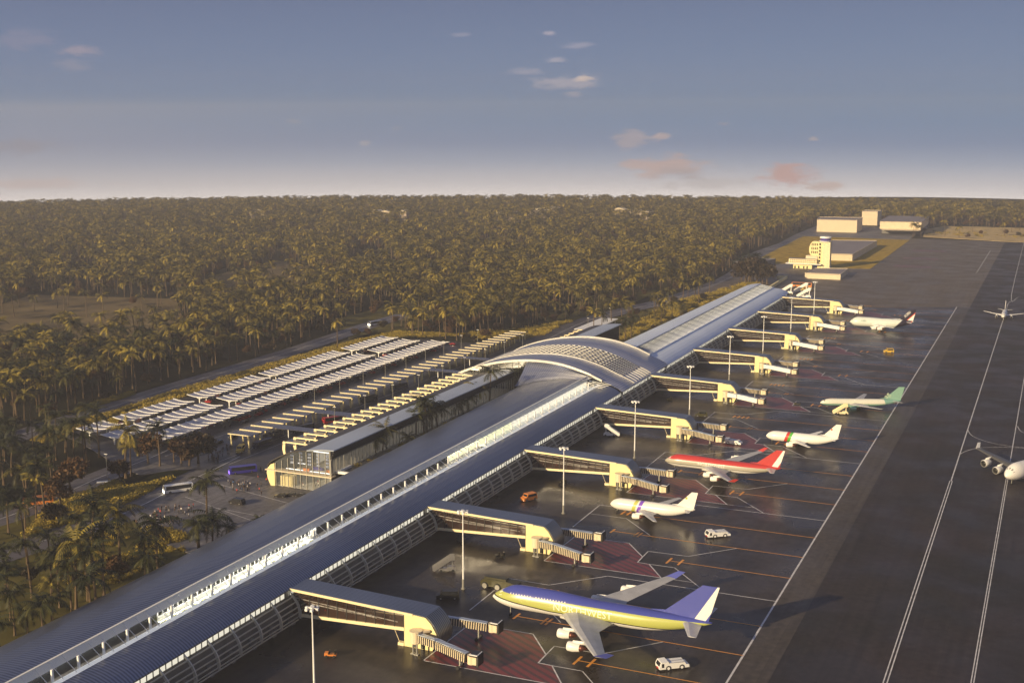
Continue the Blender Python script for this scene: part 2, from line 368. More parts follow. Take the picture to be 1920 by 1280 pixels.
mb.slab([G(180, 780), G(420, 705), G(700, 622), G(890, 628), G(750, 628), G(220, 780), G(140, 815), G(60, 850)], -.12, .2)
mb.slab([(-262, 700), (-300, 800), (-325, 905), (-298, 1060), (-290, 1200), (-300, 1330), (-260, 1330), (-246, 1060), (-250, 900)], -.12, .2)
mb.slab([(-262, 200), (-252.5, 330), (-300, 344), (-337, 371), (-352, 388), (-430, 300), (-330, 200)], -.12, .2)
struct('meadow', mb, M['grass'])

# ---- markings: nine stands, 90 m apart
def line(mb, pts, w=.32, z=.03):
    for a, b in zip(pts[:-1], pts[1:]):
        a = Vector(a); b = Vector(b); d = (b-a).normalized(); n = Vector((-d.y, d.x))*w/2; e = d*w/2
        mb.quad((*(a-n-e), z), (*(b-n+e), z), (*(b+n+e), z), (*(a+n-e), z))
wm = MB(); om = MB(); rm = MB()
for k in range(-1, 9):
    Y = 292+90*k
    P = lambda pts: [(x, y+Y) for x, y in pts]
    z = .03
    if k < 8 or True:
        red = P([(-157.6, 0), (-157, 29.5), (-136.3, 30), (-127.1, 18), (-127, 12), (-122.7, 11.8), (-115, .8)])
        rm.poly([(x, y, .02) for x, y in red])
        line(wm, red+[red[0]], .4)
        line(wm, P([(-157, 29.5), (-153.7, 33)]), .3, z)
        line(wm, P([(-127, 12), (-127.1, 24.4), (-112.5, 25), (-98.8, 40.3)]), .36, .031)
        line(wm, P([(-122.7, 11.8), (-113.6, 12), (-99.3, -4)]), .36, .032)
        line(wm, P([(-115, .8), (-104.2, 1)]), .3, .033)
        line(wm, P([(-161.8, -51), (-161.8, -20.7), (-147.2, -20.9), (-132, -5), (-74.8, -4.4)]), .4, .034)
        line(wm, P([(-162, -33), (-146.4, -33), (-132, -48.4)]), .32, .035)
    for yy, x0 in ((18, -117.5), (40.5, -146.5), (63.5, -150)):
        line(om, P([(x0, yy), (-74.9, yy)]), .42, .04)
        bars = {18: [(-117.5, 2.6), (-113.3, 2.6)], 40.5: [(-146.5, 2), (-137, 2.4), (-135.6, 2.4)], 63.5: [(-150, 2), (-147.6, 2), (-145.2, 2), (-142.8, 2)]}[yy]
        for bx, hw in bars: line(om, P([(bx, yy-hw), (bx+.3, yy+hw)]), .8, .045)
line(wm, [(-74.8, 100), (-74.8, 1100)], .6, .036); line(wm, [(-76, 1370), (-76, 1632)], .5, .036)
for yy in (1370, 1410, 1460, 1520, 1570, 1632): line(wm, [(-76, yy), (-150, yy+4)], .3, .037)
for yy in (1400, 1490, 1590): rm.slab([(-125, yy), (-125, yy+16), (-165, yy+16), (-165, yy)], .02, .01)
for off in (-.5, .5): line(wm, [(-35+off, 100), (-35+off, 545)], .35, .036)
line(wm, [(-35, 545), (-35.6, 1100)], .5, .036)
for off in (-.35, .35): line(wm, [(-13.1+off, 100), (-13.1+off, 560)], .3, .036)
line(wm, [(-13, 560), (-13.2, 1200)], .4, .036)
def px_line(P, w=.4, z=.037): line(wm, [(v.x, v.y) for v in smooth([G(*p) for p in P], 5)], w, z)
px_line([(1815, 806), (1822, 816), (1845, 826), (1880, 834), (1930, 840)]); px_line([(1800, 851), (1815, 844), (1840, 839), (1880, 838), (1930, 840)])
px_line([(1908, 799), (1914, 808), (1930, 815)]); px_line([(1887, 583), (1891, 568), (1905, 563), (1930, 562)]); px_line([(1924, 440), (1897, 550), (1910, 557), (1930, 558)])
struct('white_markings', wm, M['white']); struct('orange_markings', om, M['orange']); struct('red_paving', rm, M['red'])
mb = MB()
for x in (-343, -336, -372): line(mb, [(x, 440), (x, 780)], .25, .02)
for y in range(350, 428, 9): pass
line(mb, [(-330, 415), (-262, 398)], .3, .02); line(mb, [(-322, 392), (-262, 372)], .25, .02); line(mb, [(-300, 385), (-262, 382)], .25, .022)
struct('plaza_markings', mb, M['white'])

# ------------------------------------------------------------------ pier terminal
EV = (-207., 11.4)
RR = [(-207., 11.4), (-208.2, 12.4), (-210.2, 13.5), (-212.6, 14.3), (-215.2, 14.8), (-217.6, 15.0)]
def lroof(k):   # k 0..1 widening away from camera
    return [(-222.8-k*2.5, 19.0), (-227-k*2.5, 19.25), (-232-k*3, 19.0), (-238-k*4, 18.0), (-244-k*6, 16.4), (-249-k*8, 14.4), (-252-k*9, 12.6)]
t = thing('pier_terminal', 'very long airport pier building with two ribbed grey barrel roofs and louvred apron side', 'airport terminal')
Y0, Y1, Y2, Y3 = 100, 607, 694, 1046
mb = MB()
mb.strip(RR, Y0, Y1, .4); mb.obj('apron_roof', M['roof'], t)
ys = [100, 160, 220, 300, 380, 460, 540, 607]
mb = MB()
for a, b in zip(ys[:-1], ys[1:]):
    fa, fb = max(0, (a-240)/370), max(0, (b-240)/370)
    A, B = lroof(fa), lroof(fb)
    for i in range(len(A)-1):
        mb.quad((A[i][0], a, A[i][1]), (A[i+1][0], a, A[i+1][1]), (B[i+1][0], b, B[i+1][1]), (B[i][0], b, B[i][1]))
        mb.quad((A[i][0], a, A[i][1]-.5), (B[i][0], b, B[i][1]-.5), (B[i+1][0], b, B[i+1][1]-.5), (A[i+1][0], a, A[i+1][1]-.5))
mb.obj('landside_roof', M['roof'], t)
mb = MB(); fas = MB(); 
for a, b in zip(ys[:-1], ys[1:]):
    fa, fb = max(0, (a-240)/370)*2.5, max(0, (b-240)/370)*2.5
    fas.quad((-222.0-fa, a, 16.95), (-222.0-fb, b, 16.95), (-222.9-fb, b, 19.15), (-222.9-fa, a, 19.15)); fas.quad((-222.0-fa, a, 16.95), (-222.0-fb, b, 16.95), (-222.7-fb, b, 16.9), (-222.7-fa, a, 16.9)); fas.quad((-222.7-fa, a, 16.9), (-222.7-fb, b, 16.9), (-222.95-fb, b, 16.9), (-222.95-fa, a, 16.9))
    fas.quad((-222.7-fa, a, 19.15), (-222.7-fb, b, 19.15), (-223.3-fb, b, 19.22), (-223.3-fa, a, 19.22))
    X0, X1 = -252-fa*3.6, -252-fb*3.6
    mb.quad((X0+1, a, 12.2), (X1+1, b, 12.2), (X1+1, b, 0), (X0+1, a, 0))
fas.obj('clerestory_fascia', M['fascia'], t); mb.obj('landside_wall', M['glassd'], t)
mb = MB(); mb.box(-219.5, -217.62, Y0, Y1, 14.0, 15.08); mb.obj('channel_ledge', mat('glowing_ledge_metal', (.86, .86, .8), .5, emit=(1., .97, .88), es=.22), t)  # ledge made to glow, standing in for lamp light falling on it
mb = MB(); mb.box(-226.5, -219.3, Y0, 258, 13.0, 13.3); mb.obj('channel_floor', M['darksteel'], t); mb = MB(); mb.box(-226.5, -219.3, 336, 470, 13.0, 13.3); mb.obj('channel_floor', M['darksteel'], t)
mb = MB(); M['litf'] = mat('glowing_white_floor', (.8, .8, .72), .5, emit=(1., .97, .82), es=.16); mb.box(-226.5, -219.3, 258, 336, 13.0, 13.3); mb.obj('glowing_channel_floor', M['litf'], t); mb = MB(); mb.box(-226.5, -219.3, 470, Y1, 13.0, 13.3); mb.obj('glowing_channel_floor', M['litf'], t)  # white floor made to glow in place of the lighting on it
def chX(y): return -223.6-max(0, (y-240)/370)*2.5
def seg(y0, y1, m, name, x=0., z0=13.3, z1=17.9):
    mb = MB(); mb.quad((chX(y0)+x, y0, z0), (chX(y1)+x, y1, z0), (chX(y1)+x, y1, z1), (chX(y0)+x, y0, z1)); return mb.obj(name, m, t)
yy = lambda x, y: G(x, y, 15.)[1]
ya, yb, yc, yd = 258, 258, 336, 470
seg(Y0, yb, M['glassd'], 'dark_glazing'); seg(yb, yc, M['whitemetal'], 'glazing_base', z1=14.8); seg(yb, yc, M['glassd'], 'dark_glazing', z0=14.8)
seg(yc, yc+4, M['whitemetal'], 'plant_room'); seg(yc+4, yd-30, M['glassd'], 'dark_glazing'); seg(yd-30, yd+36, M['litg'], 'lit_glazing', z1=16.2); seg(yd-30, Y1, M['fascia'], 'clerestory_panel', .02, 16.2)
seg(yd+36, Y1, M['lit'], 'lit_glazing', z1=16.2)
sg = MB()
y = ya
while y < yc:
    sg.box(chX(y)+.05, chX(y)+.2, y, y+.25, 14.8, 16.9); y += 2.2
sg.box(chX(ya)+.05, chX(ya)+.25, ya, yc, 14.7, 14.9); sg.obj('window_frame', M['whitemetal'], t)
y = 106; k = 0
while y < Y1-8:
    mb = MB(); x = -219.9; mb.box(x, x+.5, y, y+.6, 13.3, 18.4); mb.obj('post', M['whitemetal'], t)
    y += 9.0; k += 1
mb = MB(); y = 104
while y < Y1:
    mb.bar((chX(y)+.9, y, 18.7), (-218.2, y, 15.2), .13, .16); y += 4.5
mb.obj('glazing_rafters', M['whitemetal'], t)['kind'] = 'stuff'
mb = MB()
for a, b in ((Y0, 240), (240, 300), (300, 360), (360, 420), (420, 470)): mb.poly([(chX(a)+.15, a, 17.3), (chX(b)+.15, b, 17.3), (chX(b)+.6, b, 17.3), (chX(a)+.6, a, 17.3)])
mb.obj('fill_light_strip', mat('channel_fill_lamp', (.9, .9, .9), .5, emit=(1., .96, .85), es=34.), t)  # unseen strip behind the fascia, added to brighten ledge and floor
M['planter'] = mat('planter_green', (.30, .30, .05), .8); y = ya
while y < yc: mb = MB(); mb.box(-222.4, -220.2, y, y+1.9, 13.3, 13.6); mb.obj('channel_planter', M['planter'], t); y += 4.4
# far half of the pier
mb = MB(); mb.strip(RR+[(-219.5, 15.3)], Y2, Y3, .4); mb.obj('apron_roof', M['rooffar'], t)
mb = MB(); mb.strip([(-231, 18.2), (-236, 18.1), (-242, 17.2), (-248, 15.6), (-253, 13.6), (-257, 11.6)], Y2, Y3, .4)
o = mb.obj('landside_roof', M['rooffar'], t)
for v in o.data.vertices:
    u = (v.co.y-Y2)/(Y3-Y2)
    v.co.x += 6*u*((-v.co.x-231)/26)
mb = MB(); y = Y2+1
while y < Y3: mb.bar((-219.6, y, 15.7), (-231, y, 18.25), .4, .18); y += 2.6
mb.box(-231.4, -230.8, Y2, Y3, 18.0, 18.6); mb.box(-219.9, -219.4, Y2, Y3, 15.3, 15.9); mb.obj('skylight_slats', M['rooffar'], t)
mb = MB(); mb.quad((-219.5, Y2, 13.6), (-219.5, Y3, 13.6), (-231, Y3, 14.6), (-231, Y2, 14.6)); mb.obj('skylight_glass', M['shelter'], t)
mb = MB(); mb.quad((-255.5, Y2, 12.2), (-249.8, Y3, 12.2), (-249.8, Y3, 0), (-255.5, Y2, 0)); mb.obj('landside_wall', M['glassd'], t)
mb = MB(); mb.prism([(-206, 3), (-206, 11.3), (-213, 14), (-220, 15), (-231, 17.6), (-241, 17), (-250, 12), (-250, 0), (-208, 0)], Y3-.6, Y3-.2); mb.obj('end_wall', M['glassd'], t)
# apron side: wall, lit band, louvres, ribs
mb = MB(); mb.quad((-209, Y0, 0), (-209, Y3, 0), (-209, Y3, 11.3), (-209, Y0, 11.3)); mb.obj('apron_wall', M['grey'], t)
mb = MB(); mb.box(-209, -207.2, Y0, Y3, 11.05, 11.35); mb.obj('eave', M['darksteel'], t)
LP = [(-207.3, 10.6), (-205.9, 9.2), (-204.7, 7.8), (-203.9, 6.4), (-203.5, 5.0), (-203.4, 3.6), (-203.6, 2.5)]
for k in range(-2, 9):
    a, b = 298.7+90*k+1, 298.7+90*(k+1)-1
    if k == 8: b = Y3
    a = max(a, Y0)
    mb = MB(); mb.quad((-208.3, a, 8.6), (-208.3, b, 8.6), (-208.3, b, 10.9), (-208.3, a, 10.9)); mb.obj('lit_window_band', M['lit'], t)
    mb = MB(); y = a
    while y < b: mb.box(-208.25, -208.05, y, y+.22, 8.4, 11); y += 2.5
    mb.obj('window_mullions', M['darksteel'], t)['kind'] = 'stuff'
    mb = MB(); ln = b-a
    for (x0, z0), (x1, z1) in zip(LP[1:-1], LP[2:]):
        mb.quad((x0, a, z0-.05), (x0, b, z0-.05), (x0-.55, b, z0-.75), (x0-.55, a, z0-.75)); mb.bar((x0, a, z0), (x0, b, z0), .22, .22)
    mb.bar((LP[-1][0], a, LP[-1][1]), (LP[-1][0], b, LP[-1][1]), .3, .3); mb.obj('louvre_bank', M['louvre'], t)
y = 118.7
while y < Y3:
    mb = MB(); pr = [(x+.25, z) for x, z in LP]+[(x-.75, z) for x, z in reversed(LP[1:])]
    mb.prism(pr, y-.18, y+.18); mb.box(-206.5, -203.6, y-.6, y+.6, 0, 1.4) if False else None
    mb.obj('rib', M['louvre'], t); y += 10
mb = MB(); y = 128.7
while y < Y3: mb.box(-207.6, -206, y-.8, y+.8, 0, 3); mb.bar((-206.4, y, 1.6), (-203.9, y, 2.9), .7, .5); y += 10
mb.obj('plinth', M['grey'], t)

# ------------------------------------------------------------------ crossing hall with the big vault
t = thing('arrivals_hall', 'big vaulted crossing hall of silver ribbed metal with a gridded skylight arching over the pier', 'airport terminal')
VP = [(-206.9, 11.45), (-208.2, 12.45), (-210.4, 13.6), (-213.2, 14.7), (-217, 16.1), (-222, 18.1), (-228, 20.4), (-240, 23.4), (-253, 24.6), (-266, 24.0), (-279, 22.0), (-291, 18.9), (-301, 15.2), (-308, 11.5)]
def fine(P, n=4): return [(v.x, v.y) for v in smooth(P, n)]
VF = fine(VP)
mb = MB(); mb.strip(VF, 610, 632, .5); mb.obj('near_roof_band', M['vault'], t, True)
mb = MB(); mb.strip(VF, 662, 693, .5); mb.obj('far_roof_band', M['vault'], t, True)
mb = MB(); mb.strip(VF[:15], 632, 662, .5); mb.obj('middle_roof_band', M['vault'], t, True)
for a in (609, 693):
    mb = MB(); mb.prism([(x, z+.55) for x, z in VF[17:]]+[(x, z-.7) for x, z in reversed(VF[17:])], a, a+.6); mb.obj('roof_rim', M['rim'], t)
mb = MB()
V2 = [(x, z-.3) for x, z in VF]
mb.strip([(x, z-.5) for x, z in VF[14:]], 632, 662, .2); mb.obj('skylight_glass', M['canglass'], t)
mb = MB()
for k in range(8):
    y = 632+30*k/7
    P = VF[2:]
    for (xa, za), (xb, zb) in zip(P[:-1], P[1:]): mb.bar((xa, y, za+.1), (xb, y, zb+.1), .6, .4)
for i in range(14, len(VF)-1):
    for u in (0,):
        x = VF[i][0]*(1-u)+VF[i+1][0]*u; z = VF[i][1]*(1-u)+VF[i+1][1]*u; mb.bar((x, 632, z+.12), (x, 662, z+.12), .6, .4)
mb.obj('skylight_grid', M['rim'], t)
mb = MB(); prof = VF+[(-308, 0), (-209, 0)]
mb.prism([(x, z-.6) if z > 1 else (x, z) for x, z in prof], 611.5, 612); mb.obj('gable_glazing', M['glassd'], t); mb = MB(); mb.prism([(x, z-.6) if z > 1 else (x, z) for x, z in prof], 691.5, 692); mb.obj('gable_glazing', M['glassd'], t)
mb = MB()
for a in (611.2, 692.2):
    for x in range(-304, -212, 4):
        zz = [z for (xx, z) in VF if abs(xx-x) < 3.5]; mb.box(x, x+.25, a, a+.2, 0, min(zz)-.8 if zz else 12)
mb.obj('gable_mullions', M['steel'], t)
mb = MB(); LLf = lroof(1.); LLf = [(x, z) for x, z in LLf]
def lz(x):
    for (xa, za), (xb, zb) in zip(LLf[:-1], LLf[1:]):
        if xb <= x <= xa: return za+(zb-za)*(x-xa)/(xb-xa)
    return 18.9 if x > LLf[0][0] else 12.6-(max(0, -261-x))*.06
Pq = [(x, z) for x, z in VF if -266 < x < -222.5]
for (xa, za), (xb, zb) in zip(Pq[:-1], Pq[1:]):
    for u0, u1 in ((0, .4), (.4, .75), (.75, 1)):
        f = lambda x, z, u: (x, 611-17*u, (z-1.2)*(1-u)**1.3+(lz(x)+.12)*(1-(1-u)**1.3))
        mb.quad(f(xa, za, u0), f(xb, zb, u0), f(xb, zb, u1), f(xa, za, u1))
mb.obj('swept_lower_roof', M['vault'], t, True)
mb = MB(); mb.box(-246, -228.5, 607.8, 610.8, 18.4, 18.7)
for q in range(4): mb.bar((-226+q*1.1, 590+q*4, 18.4-.3*q), (-213+q*.4, 596+q*3.4, 15.4), .35, .3)
mb.obj('roof_louvre', M['fascia'], t)

# ------------------------------------------------------------------ landside terminal
t = thing('landside_terminal', 'long pale roofed check-in building with glazed near end beside the plaza', 'airport terminal')
LR = fine([(-267.7, 18.7), (-274, 18.4), (-281, 17.4)], 3)
LL = fine([(-281, 17.3), (-288, 16.1), (-294, 13.6), (-299, 10.9), (-301.2, 8.6)], 3)
YE, YF = 420.4, 785
mb = MB(); mb.strip(LR, YE, 609, .5); mb.strip(LR, 694.5, YF, .5); mb.obj('roof', M['roofl'], t)
mb = MB(); mb.strip(LL, YE, 609, .5); mb.strip(LL, 694.5, YF, .5); mb.obj('kerbside_roof', M['darksteel'], t)
BW = fine([(-301.2, 8.4), (-301.4, 6), (-300.8, 3), (-299.6, 0)], 3)
mb = MB(); mb.strip(BW, YE+1.5, YF, .3) if False else None
for (xa, za), (xb, zb) in zip(BW[:-1], BW[1:]): mb.quad((xa, YE+1.2, za), (xa, YF, za), (xb, YF, zb), (xb, YE+1.2, zb))
mb.obj('kerbside_wall', M['glassd'], t)
mb = MB(); fin = [(-297.4, 10), (-299.4, 9.2), (-300.9, 7.4), (-301.4, 5.6), (-301, 3), (-299.6, 0), (-297.4, 0)]
mb.prism(fin, YE, YE+1.1); mb.obj('end_fin', M['cream'], t)
mb = MB(); mb.box(-301.4, -268.4, YE-1.2, YE+2.5, 6.9, 7.35); mb.obj('entrance_canopy', M['tan'], t)
mb = MB(); mb.box(-299.3, -268, YE+1, 609, .02, .12); mb.obj('ground_floor', M['floorw'], t)
mb = MB(); mb.box(-290, -269, YE+6, 609, 6.9, 7.3); mb.obj('upper_floor', mat('upper_floor_stone', (.3, .27, .22), .4), t)
mb = MB(); x = -297
while x < -269.5: 
    zt_ = 17.2 if x > -281 else 17.2-(-281-x)*.42
    mb.box(x, x+.28, YE+.1, YE+.4, .1, zt_-.2); x += 3.1
mb.box(-270, -269.2, YE, YE+.8, 0, 18); mb.obj('end_mullions', M['steel'], t)
mb = MB(); mb.poly([(-297.4, YE+.5, .1), (-269.5, YE+.5, .1), (-269.5, YE+.5, 17.8), (-281, YE+.5, 16.9), (-290, YE+.5, 15), (-297.4, YE+.5, 10.5)]); mb.obj('end_glass', M['glasst'], t)
mb = MB(); mb.quad((-269.6, YE, 0), (-269.6, 609, 0), (-269.6, 609, 7.6), (-269.6, YE, 7.6)); mb.obj('courtyard_base_wall', M['grey'], t)
mb = MB(); mb.quad((-269.3, YE+1, 8.2), (-269.3, 609, 8.2), (-269.3, 609, 14.4), (-269.3, YE+1, 14.4)); mb.obj('courtyard_glass', M['glasst'], t)
mb = MB(); y = YE+1
while y < 609: mb.box(-269.3, -269, y, y+.3, 8.2, 14.6); y += 3.
mb.box(-269.3, -268.9, YE, 609, 8.1, 8.45); mb.box(-269.3, -268.9, YE, 609, 14.3, 14.6); mb.obj('courtyard_mullions', M['steel'], t)
mb = MB()
for k in range(4): mb.box(-269.2+k*.3, -268.6+k*.3, YE, 609, 15+k*.8, 15.3+k*.8)
mb.box(-269.6, -269.3, YE, 609, 14.6, 18.0); mb.obj('eave_louvres', M['darksteel'], t)
mb = MB(); mb.quad((-284, YE+12, 8.2), (-284, 609, 8.2), (-284, 609, 16), (-284, YE+12, 16)); mb.obj('inner_partition', mat('glowing_partition', (.3, .27, .22), .7, emit=(1., .9, .7), es=.2), t)  # partition glows to stand in for the interior lighting
mb = MB(); y = YE+8
while y < 600: mb.box(-283, -271, y, y+.9, 14.6, 14.75); y += 9
for y in (YE+5, YE+14): mb.box(-295, -272, y, y+.5, 6.6, 6.8)
mb.obj('ceiling_light', M['litw'], t)
mb = MB()
for k in range(5): 
    for q in range(4): mb.box(-294+k*4.4, -292.4+k*4.4, YE+7, YE+7.2, 8.6+q*1.5, 9.5+q*1.5)
mb.obj('display_board', M['litb'], t)
mb = MB(); mb.box(-295.5, -289.5, YE+1.4, YE+5, .1, 4.4); mb.obj('kiosk', M['cream'], t)
mb = MB(); mb.box(-281, -276, YE+4, YE+5, 8, 9.2); mb.obj('blue_counter', M['busblue'], t)
mb = MB(); mb.box(-285, -282, YE+3, YE+4, 7.3, 8.4); mb.box(-274, -271.5, YE+4, YE+5, 7.3, 8.6); mb.obj('orange_counter', M['orangep'], t)
# far part facade strip
mb = MB(); mb.quad((-269.3, 694, 0), (-269.3, YF, 0), (-269.3, YF, 17), (-269.3, 694, 17)); mb.obj('courtyard_wall', M['glassd'], t)
y = YE+14.6; k = 0
while y < 606:
    mb = MB(); zr = 10
    mb.prism([(-302.2, 9.2), (-303, 12), (-302.6, 15.6), (-301.2, 15.6), (-301.6, 12), (-301.2, 9.0)], y-.4, y+.4)
    mb.box(-301.9, -290, y-.3, y+.3, 15.0, 15.6); mb.box(-296.4, -295.8, y-.3, y+.3, 12.6, 15.1)
    mb.obj('kerb_canopy_frame', M['creamtrim'], t); y += 8.2; k += 1
mb = MB(); mb.box(-303.5, -295.5, YE+14, 606, 14.5, 14.6); mb.obj('kerb_canopy_glass', M['canglass'], t)
y = 702
while y < 800:
    mb = MB(); mb.box(-302.6, -301.8, y-.3, y+.3, 0, 11.6); mb.box(-302.6, -289, y-.3, y+.3, 11, 11.7); mb.obj('kerb_canopy_frame', M['creamtrim'], t); y += 8.2
mb = MB(); mb.slab([(-269, 425), (-253, 425), (-253, 470), (-256, 520), (-259.5, 609), (-269, 609)], 7.9, .4); tag(mb.obj('courtyard_deck', M['deck']), 'brown planked courtyard deck between the check-in building and the pier roof', 'courtyard')
mb = MB(); mb.box(-268.6, -256, YE+3, YE+4.2, 8, 9); mb.box(-268.6, -267.8, YE+4.2, YE+14, 8, 9); mb.box(-257, -256, YE+4, YE+14, 8, 9)
tag(mb.obj('parapet', M['whitemetal']), 'white low parapet at the near corner of the courtyard deck', 'parapet')

# ------------------------------------------------------------------ gate bridges and jet bridges
def make_gate():
    t = thing('gate_bridge', '', 'gate bridge')
    prof = [(-209.2, 11.6), (-164, 10.35), (-160.3, 10.1)]
    cap = fine([(-160.3, 10.1), (-158.4, 8.4), (-156.6, 5.6), (-156.2, 3.4), (-156.9, 1.2)], 4)
    mb = MB(); mb.strip(prof, 0, 9.2, .3); o = mb.obj('roof', M['roofr'], t)
    mb = MB(); mb.strip(cap, .35, 9.2, .25); mb.obj('curved_end', stripes('curved_cap_metal', (.3, .3, .28), (.12, .12, .12), 'Y', .9, .35, .7, .5, .4, .1, .1) if 'cap' not in M else M['cap'], t)
    mb = MB(); mb.prism([(-209.2, 11.65), (-164.5, 10.4), (-164.5, 9.7), (-207.5, 10.8)], -.25, .05); mb.obj('roof_fascia', M['creamtrim'], t)
    mb = MB(); mb.prism([(-203.5, 3.9), (-167.5, 5.7), (-167.5, 4.7), (-203.5, 3.0)], -.1, .5); mb.prism([(-203.5, 3.9), (-167.5, 5.7), (-167.5, 4.7), (-203.5, 3.0)], 8.4, 9.0); mb.obj('lower_beam', M['creamtrim'], t)
    mb = MB(); mb.prism([(-206.5, 3.8), (-167.5, 5.6), (-167.5, 5.3), (-206.5, 3.5)], .5, 8.4); mb.prism([(-206.5, 7.6), (-176, 5.9), (-176, 5.7), (-206.5, 7.4)], 2, 4.5); mb.obj('ramp_floor', M['brown'], t)
    mb = MB()
    for a in (.2, 8.8): mb.quad((-206.5, a, 3.8), (-167.5, a, 5.5), (-167.5, a, 10.1), (-206.5, a, 11.2))
    mb.obj('glazing', M['glassb'], t)
    mb = MB(); x = -203.5
    while x < -167:
        zb = 3.0+(x+203.5)/36*1.7; 
        for a in (.05, 8.9): mb.box(x-.1, x+.1, a-.1, a+.1, zb, 11.2+(x+206.5)*-.028)
        x += 3.27
    mb.obj('mullions', M['darksteel'], t)
    mb = MB(); mb.bar((-206, .6, 8.6), (-170, .6, 6.8), .14, .22); mb.bar((-202, 2.1, 6.9), (-178, 2.1, 6.2), .2, .5); mb.bar((-206, 4.3, 9.0), (-170, 4.3, 7.4), .14, .2); mb.obj('handrail', M['whitemetal'], t)
    mb = MB(); mb.prism([(-167.5, 0), (-167.5, 10.2), (-160.6, 10.0), (-158.6, 8.2), (-156.9, 5.4), (-156.6, 3.4), (-158.3, 0)], 0, 8.8)
    mb.obj('lift_tower', M['cream'], t)
    mb = MB(); mb.box(-164.6, -163.2, -.06, 0, .1, 4.2); mb.box(-162, -160.6, -.06, 0, .1, 4.2); mb.obj('door', M['black'], t)
    mb = MB(); mb.bar((-171, .2, 5.0), (-168.8, .2, 0), .12); mb.bar((-171, 8.6, 5.0), (-168.8, 8.6, 0), .12); mb.box(-169.6, -167.6, -.2, 1.2, 0, .9); mb.obj('brace', M['creamtrim'], t)
    return t
M['cap'] = stripes('curved_cap_metal', (.3, .3, .28), (.12, .12, .12), 'Y', .9, .35, .7, .5, .4, .1, .1)
def tunnel(t, a, b, w, h, m, rib=.75, name='tunnel'):
    a = Vector(a); b = Vector(b); mb = MB(); mb.bar(a, b, w, h)
    d = b-a; L = d.length; d.normalize(); k = .4; mb.m = 1
    while k < L:
        p = a+d*k; mb.bar(p-d*.13, p+d*.13, w+.22, h+.1); k += rib
    o = mb.obj(name, [M['darksteel'], m], t)
    mb = MB(); n = Vector((0, 0, h/2+.16)); mb.bar(a+n, b+n, w*.8, .22); mb.obj('tunnel_roof', M['roofl'], t)
    return o
def make_jet(near):
    t = thing('jet_bridge', '', 'jet bridge')
    if near:
        mb = MB(); mb.tube([(-162.2, -2.6, 3.1), (-162.2, -2.6, 6.3)], 1.7, 14); mb.obj('rotunda', M['tan'], t)
        mb = MB(); mb.tube([(-162.2, -2.6, 6.3), (-162.2, -2.6, 6.75)], 1.95, 14); mb.bar((-161, -1.5, 6.3), (-159.5, .2, 6.3), 2.6, .5); mb.obj('rotunda_roof', M['tan'], t)
        tunnel(t, (-160.8, -3, 4.8), (-155, -4.1, 4.6), 1.9, 2.1, M['tan']); tunnel(t, (-155, -4.1, 4.6), (-143.4, -7.1, 3.7), 2.1, 2.3, M['tan'])
        cx, cy, cz = -141.8, -7.6, 3.7
        legs = [(-162.6, -3.6), (-161.2, -3.9)]; wl = (-146, -6.6)
    else:
        mb = MB(); mb.tube([(-160.5, 10.6, 3.3), (-160.5, 10.6, 6.3)], 1.6, 14); mb.obj('rotunda', M['steel'], t)
        tunnel(t, (-160, 10.9, 5.2), (-155.5, 11.8, 5.0), 1.8, 2.0, M['tan']); tunnel(t, (-155.5, 11.8, 5.0), (-146.9, 13.6, 4.3), 2.0, 2.1, M['tan'])
        cx, cy, cz = -145.4, 13.9, 4.2
        legs = [(-160.5, 10.6)]; wl = (-149.5, 13)
    mb = MB(); mb.tube([(cx, cy, cz-1.25), (cx, cy, cz+1.25)], 1.25, 14); mb.box(cx+.6, cx+1.9, cy-1.1, cy+1.1, cz-1.1, cz+1.1); mb.obj('cab', M['tan'], t)
    mb = MB(); mb.box(cx+2.2, cx+2.8, cy-1.8, cy+1.8, cz-1.2, cz+1.9); mb.box(cx, cx+2.8, cy-1.8, cy+1.8, cz+1.5, cz+1.9); mb.obj('docking_bellows', M['black'], t)
    mb = MB(); mb.box(cx+.1, cx+2.5, cy-1.7, cy-1.3, cz+1.5, cz+2.1); mb.box(cx+2.3, cx+2.5, cy-1.75, cy+1.75, cz+1.7, cz+2.1); mb.obj('hood_trim', M['whitemetal'], t)
    mb = MB()
    for lx, ly in legs: mb.tube([(lx, ly, 0), (lx, ly, 3.2)], .28, 8); mb.box(lx-.6, lx+.6, ly-.6, ly+.6, 0, .25)
    mb.obj('support_column', M['steel'], t)
    mb = MB(); x, y = wl; mb.bar((x, y, .4), (x, y, cz-1), .4); mb.bar((x, y-1.6, .5), (x, y+1.6, .5), .35); mb.obj('drive_leg', M['steel'], t)
    mb = MB(); mb.wheel(x, y-1.6, .55, .55, .4); mb.wheel(x, y+1.6, .55, .55, .4); mb.obj('wheel', M['rubber'], t)
    return t
gate0 = make_gate(); jn = make_jet(True); jf = make_jet(False); jw = make_jet(True)
for ch in list(jw.children):
    if ch.name.startswith('tunnel') and not ch.name.startswith('tunnel_roof'):
        ch.data = ch.data.copy(); ch.data.materials.clear(); ch.data.materials.append(M['whitemetal']); ch.data.materials.append(M['whitemetal'])
who = ['the blue and lime jumbo', 'the white jet with a violet band', 'the red and silver jet', 'the white jet with red and green bands', 'the parked teal jet', 'the empty sixth stand', 'the yellow truck', 'the jet with the black tail', 'the row of passenger stairs']
